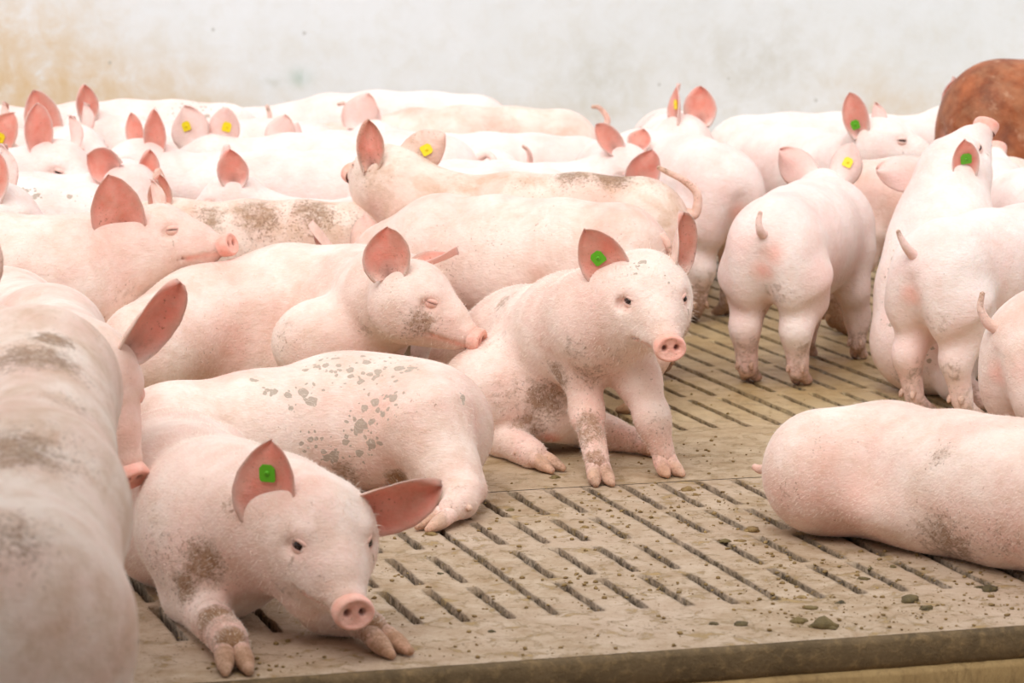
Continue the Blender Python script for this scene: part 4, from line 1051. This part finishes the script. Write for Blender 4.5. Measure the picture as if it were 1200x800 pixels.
def P18():
    a, b, c, d, e = PD(1088, 8.78, .17), PD(1096, 8.84, .30), PD(1104, 8.92, .44), PD(1108, 8.98, .52), PD(1112, 9.02, .61)
    g = Pig(a * [1, 1, 0], None, 1, .0095)
    g.chain([a, b, c, d, e], [.165, .165, .15, .118, .09], .07)
    g.ell(PD(1090, 8.76, .14), (.165, .15, .14), .05)
    for px in (1090, 1130):
        f = PD(px, 9.15, 0); g.leg([c + [(px - 1110) / 400, .05, -.05], f + [0, 0, .25], f + [0, 0, .14], f + [0, 0, .05]], [.08, .05, .036, .026], (.2, .95, 0))
    g.leg([PD(1110, 8.7, .10), PD(1120, 8.6, .055), PD(1135, 8.5, .04), PD(1150, 8.45, .035)], [.09, .05, .038, .032], (.95, -.2, 0), (.2, .95, 0))
    g.head(PD(1112, 9.04, .625), (.36, .42, .60), up=(-.45, -.5, .7), hs=1.02, ears=[
        dict(side=1, dir=(-.85, .1, -.12), n=(.1, .85, -.5), L=.15, W=.125, cup=.5, base=(-.02, .075, .04)),
        dict(side=-1, dir=(-.12, -.35, .80), n=(.10, -.95, -.1), L=.13, W=.095, cup=1.0, base=(-.02, -.080, .04), tagc='green', tagpos=(.55, -.1))])
    for px, py, z, r in ((1045, 330, .3, .06), (1040, 360, .25, .05), (1050, 300, .35, .04), (1045, 385, .2, .04), (1100, 400, .2, .06)): g.pp(px, py, r * 1.6, 2, .9)
    g.pp(1060, 440, .14, 1, .6)
    g.build('pig', 'grey-spotted pig sitting upright with snout raised to the brown pig', 'clean')
def P19():
    g = Pig(PD(1185, 9.5, 0), None, 1, .011)
    e = PY(1168, 228, 9.65); c = PD(1205, 9.45, .44)
    g.chain([PD(1245, 9.2, .42), c, e - [-.02, .0, .08], e], [.15, .15, .11, .09], .06)
    for px, D in ((1222, 9.4), (1195, 9.6)):
        f = PD(px, D, 0); g.leg([f + [0, 0, .36], f + [0, 0, .24], f + [0, 0, .14], f + [0, 0, .05]], [.08, .05, .036, .026], (.1, .95, 0))
    g.head(e, (.05, .55, .60), up=(-.1, -.6, .6), hs=1.0, ears=[
        dict(side=1, dir=(-.75, -.35, -.45), n=(-.2, .9, -.3), L=.13, W=.11, cup=.6, base=(-.02, .07, .05), tagc='yellow', back=True, tagpos=(.6, 0)), dict(side=-1, dir=(.8, -.2, -.2), n=(.2, .9, 0))])
    g.build('pig', 'pig at right edge lifting its snout behind another rump', 'clean')
def hd_first(px, py, D, head, S, label, mat='clean', h=.0125, hdx=1.0, **kw):
    """a standing pig placed by where its head is"""
    k = PY(px, py, D); x = nrm([head[0], head[1], 0]); paints = kw.pop('paints', ())
    g = stand((k - x * hdx * S)[:2], head, S, h, hd=(hdx, 0, k[2] / S), **kw)
    for c, r, ch, w in paints: g.paint(c, r, ch, w)
    g.build('pig', label, mat, 'pigs of the herd'); return g
def herd():
    std(965, 9.98, (1, .20), .94, 'pink-sided pig standing behind the pig seen from behind', 'pig', h=.0105, dirt=1.6, hd=(1.02, 0, .45),
        legs=dict(hl=(.12, .10), hr=(.02, -.10)), ears=[])
    f = Q(834, 376)[:2]; hh = nrm([-.42, .91])
    g = stand(f - hh * .08 + [.03, 0], hh, 1.0, .0105, legs=dict(hl=(.10, .09), hr=(.16, -.07)), hd=(.98, .0, .46), dirt=1.2, tail_=None,
              ears=[])
    g.build('pig', 'standing pig with dirty hind hooves between the curled-tail pig and the yellow-tagged rump', 'clean', 'pigs of the herd')
    # rows in the middle
    hd_first(744, 240, 9.80, (1, .02), .92, 'plain white pig behind the soiled back, red ear at its right end', hf=(.9, -.1, -.6), tail_=None,
        ears=[ED(-1, (.30, -.1, .92), (.1, -1, 0), L=.16, W=.13, cup=.6)])
    std(452, 9.18, (-1, -.02), .86, 'dirt-streaked pig behind the dozing pig, red ear at its left end', 'dirty', h=.0105, hd=(.80, -.05, .52), hf=(.9, -.2, -.3),
        tail_=[(-.02, 0, .52), (-.05, 0, .55), (-.05, 0, .60), (-.03, 0, .63)],
        ears=[ED(1, (.10, -.1, .95), (-.1, -.95, .1), L=.15, W=.10, cup=.9, base=(-.03, .05, .06)), ED(-1, (-.3, .3, .8), (-.8, .3, 0))],
        paints=[((.25, .08, .58), .16, 1, .75), ((.45, .10, .57), .18, 1, .75), ((.10, .08, .54), .12, 1, .5), ((.62, .10, .56), .14, 1, .7), ((.3, .15, .48), .14, 1, .4), ((.5, .16, .46), .12, 1, .35)])
    hd_first(270, 232, 9.52, (-1, -.04), .80, 'pig with a few grey spots on its hip, behind the dirt-streaked one', h=.011, hf=(.9, .1, -.3), tail_='down',
        ears=[ED(1, (.02, -.1, .95), (.0, -.95, .1), L=.15, W=.13, cup=.5), ED(-1, (-.1, .3, .9), (-.8, .3, 0))], paints=[((.06, .10, .52), .10, 2, 1.), ((.16, .12, .54), .08, 2, 1.)])
    # left rows
    std(140, 9.36, (-1, -.02), .93, 'pig with grey marker dashes on its back near the left edge', 'clean', h=.010, hd=(1.0, 0, .5), tail_='down', ears=[],
            paints=[((.12, .10, .57), .08, 2, .8), ((.26, .10, .58), .08, 2, .8)])
    hd_first(2, 250, 8.85, (1, .0), .97, 'pig at the left edge, yellow tag in its upright ear, beside the marker-dashed back', h=.011, hf=(.9, -.1, -.35),
        ears=[ED(-1, (.12, -.1, .98), (-.35, -.9, .1), L=.155, W=.125, cup=.45, tagc='yellow', tagpos=(.45, 0.), base=(-.03, -.06, .06)), ED(1, (-.1, .4, .9), (.8, .3, 0))])
    hd_first(70, 196, 10.1, (1, 0), 1.0, 'pig at left with one tall narrow folded ear, in front of the pale-green-tagged one', h=.010, hf=(.62, -.70, -.22),
        ears=[ED(-1, (-.08, -.1, .98), (.25, -1, .0), L=.185, W=.115, cup=1.1, base=(-.04, -.06, .05)), ED(1, (-.1, .5, .9), (.9, .2, 0), L=.12)], jowl=1.1)
    hd_first(88, 176, 10.95, (1, 0), 1.0, 'pig at left with a pale green tag, facing right', h=.0115, hf=(.75, -.62, -.05),
        ears=[ED(-1, (-.38, -.1, .92), (.1, -.98, .1), L=.20, W=.14, cup=.5, base=(-.07, -.06, .05), tagc='green', tagpos=(.35, .3)), ED(1, (.1, .4, .9), (.8, .3, 0), L=.12)])
    hd_first(-8, 190, 10.5, (1, .0), 1.0, 'pinkish pig cut by the left edge near the wall, yellow tag low in its ear', 'pig', hf=(.9, -.1, -.5),
        ears=[ED(-1, (.35, -.1, .8), (-.2, -.95, .1), L=.17, W=.13, cup=.5, base=(-.0, -.06, .06), tagc='yellow', tagpos=(.4, 0)), ED(1, (.1, .4, .9), (.8, .3, 0))])
    hd_first(150, 226, 9.72, (1, 0), .92, 'round-browed pig just behind the pig resting its chin', h=.010, hf=(.52, -.68, -.52), hs=1.2,
        ears=[ED(1, (.22, .0, .98), (.1, -.98, 0), L=.10, W=.07, cup=.9, base=(.0, .05, .06)), ED(-1, (-.7, -.2, .3), (-.3, -.8, .2), L=.1)])
    hd_first(163, 194, 10.15, (-1, .02), .96, 'pig facing left with a bright red upright ear', h=.010, hf=(.85, .50, -.02), hdx=.98,
        ears=[ED(1, (.02, -.1, .98), (-.3, -.95, .0), L=.18, W=.095, cup=.9, base=(-.05, .06, .05)), ED(-1, (-.35, .2, .85), (-.2, -.9, 0), L=.14, W=.08)])
    hd_first(240, 186, 10.74, (-1, .02), .98, 'pig showing the backs of two pale ears, each with a yellow tag', hf=(.30, -.88, -.05), hdx=.98,
        ears=[ED(1, (-.25, .2, .85), (.2, .95, .1), L=.15, W=.15, cup=.4, tagc='yellow', back=True), ED(-1, (.25, .1, .95), (-.2, .95, .1), L=.14, W=.12, cup=.4, tagc='yellow', back=True)])
    hd_first(338, 184, 11.02, (-1, .0), .85, 'white pig with one small pale ear, right of the pig with two tagged ears', hf=(.5, -.8, -.2), tail_='up',
        ears=[ED(1, (.15, .1, .95), (.1, .95, .1), L=.14, W=.13, cup=.4), ED(-1, (-.3, .4, .8), (-.8, .3, 0), L=.1)])
    hd_first(431, 166, 11.25, (-1, .0), .90, 'back-row pig whose broad triangular ear stands left of the soiled pig with yellow tag', hf=(.5, -.8, -.3), tail_='down',
        ears=[ED(1, (.25, .1, .95), (.1, .95, .1), L=.16, W=.15, cup=.35), ED(-1, (-.3, .4, .8), (-.8, .3, 0), L=.1)])
    std(398, 11.42, (-1, .02), .96, 'left back-row pig with a narrow upright ear and a thin raised tail', h=.012, hd=(1.0, 0, .56), hf=(.9, .0, -.3),
        tail_=[(-.02, 0, .52), (-.045, 0, .56), (-.05, 0, .63), (-.03, 0, .68), (0, 0, .68)],
        ears=[ED(1, (.02, -.1, .98), (.1, -.95, .1), L=.15, W=.10, cup=.9), ED(-1, (-.3, .4, .8), (-.8, .3, 0), L=.1)])
    std(300, 11.82, (-1, .04), 1.03, 'rearmost pig of the left back rows, its long pale back against the wall', h=.013, hd=(1.0, 0, .5), tail_=[(-.02, 0, .52), (-.05, 0, .50), (-.06, 0, .56), (-.05, 0, .60)], ears=[], paints=[((.22, .10, .58), .13, 2, 1.0), ((.1, .08, .56), .1, 2, 1.)])
    std(690, 11.64, (-1, .02), 1.01, 'back-row pig in the middle whose tail hooks upwards against the wall', 'pig', h=.012, hd=(1.0, 0, .46), ears=[], tail_=[(-.02, 0, .50), (-.05, 0, .52), (-.07, 0, .57), (-.04, 0, .615), (-.01, 0, .62)],
        paints=[((.35, .12, .50), .12, 1, .5), ((.6, .1, .45), .1, 1, .5)])
    std(592, 12.12, (-1, .0), 1.05, 'rearmost broad-backed white pig in the middle of the wall', h=.013, hd=(1.0, 0, .46), tail_='down', ears=[])
    # right of the middle
    hd_first(802, 166, 10.85, (.02, -1), 1.0, 'pig facing the camera far back, thin yellow-tagged ear and broad pink ear', h=.0115, hf=(.85, .30, -.5), back=.0, tail_='down',
        ears=[ED(-1, (-.02, .1, 1), (-.95, -.25, 0), L=.15, W=.12, cup=.2, tagc='yellow', base=(-.03, -.03, .08)), ED(1, (.10, .1, .95), (-.25, -.95, .1), L=.145, W=.125, cup=.45)], paints=[((.35, -.1, .57), .12, 2, .9)])
    hd_first(735, 196, 10.42, (1, .0), .86, 'middle-row pig turned to the camera with two reddish ears spread apart', h=.011, hf=(.45, -.75, -.45),
        ears=[ED(-1, (-.62, -.15, .70), (.3, -.9, .2), L=.15, W=.11, cup=.8), ED(1, (.3, .3, .9), (-.4, -.8, 0), L=.10)])
    std(838, 11.7, (1, .05), .96, 'long white pig along the wall at right, small tail at its left end', h=.0125, hd=(.98, 0, .56), hf=(.9, 0, -.2), tail_=[(-.02, 0, .52), (-.06, 0, .53), (-.08, 0, .56), (-.09, 0, .60)],
        ears=[ED(-1, (-.05, -.1, .98), (.1, -.95, .1), L=.15, W=.12, cup=.5), ED(1, (.2, .4, .9), (.8, .3, 0))])
    hd_first(1030, 168, 10.55, (.42, -.91), .96, 'pig looking right at the brown one, green tag in its red ear', h=.011, hf=(.62, .80, .02),
        ears=[ED(-1, (-.30, -.1, .92), (.1, -.95, .0), L=.17, W=.11, cup=.9, tagc='green', tagpos=(.3, .1), base=(-.07, -.06, .05)), ED(1, (.2, .4, .9), (.8, .3, 0), L=.1)])
    g = stand(PD(1118, 10.95, 0), (1, .12), 1.40, .014, hd=(1.0, 0, .45), tail_=None)
    g.build('pig', 'big russet-brown pig standing at the right edge', 'brown')
ONLY = globals().get('ONLY')
for fn in (P1, P2, P3, P4, P5, P6, P7, P8, P9, P14, P20, P21, P22, P18, P19):
    fn()
herd()
print('built in %.1fs' % (time.time() - T0))
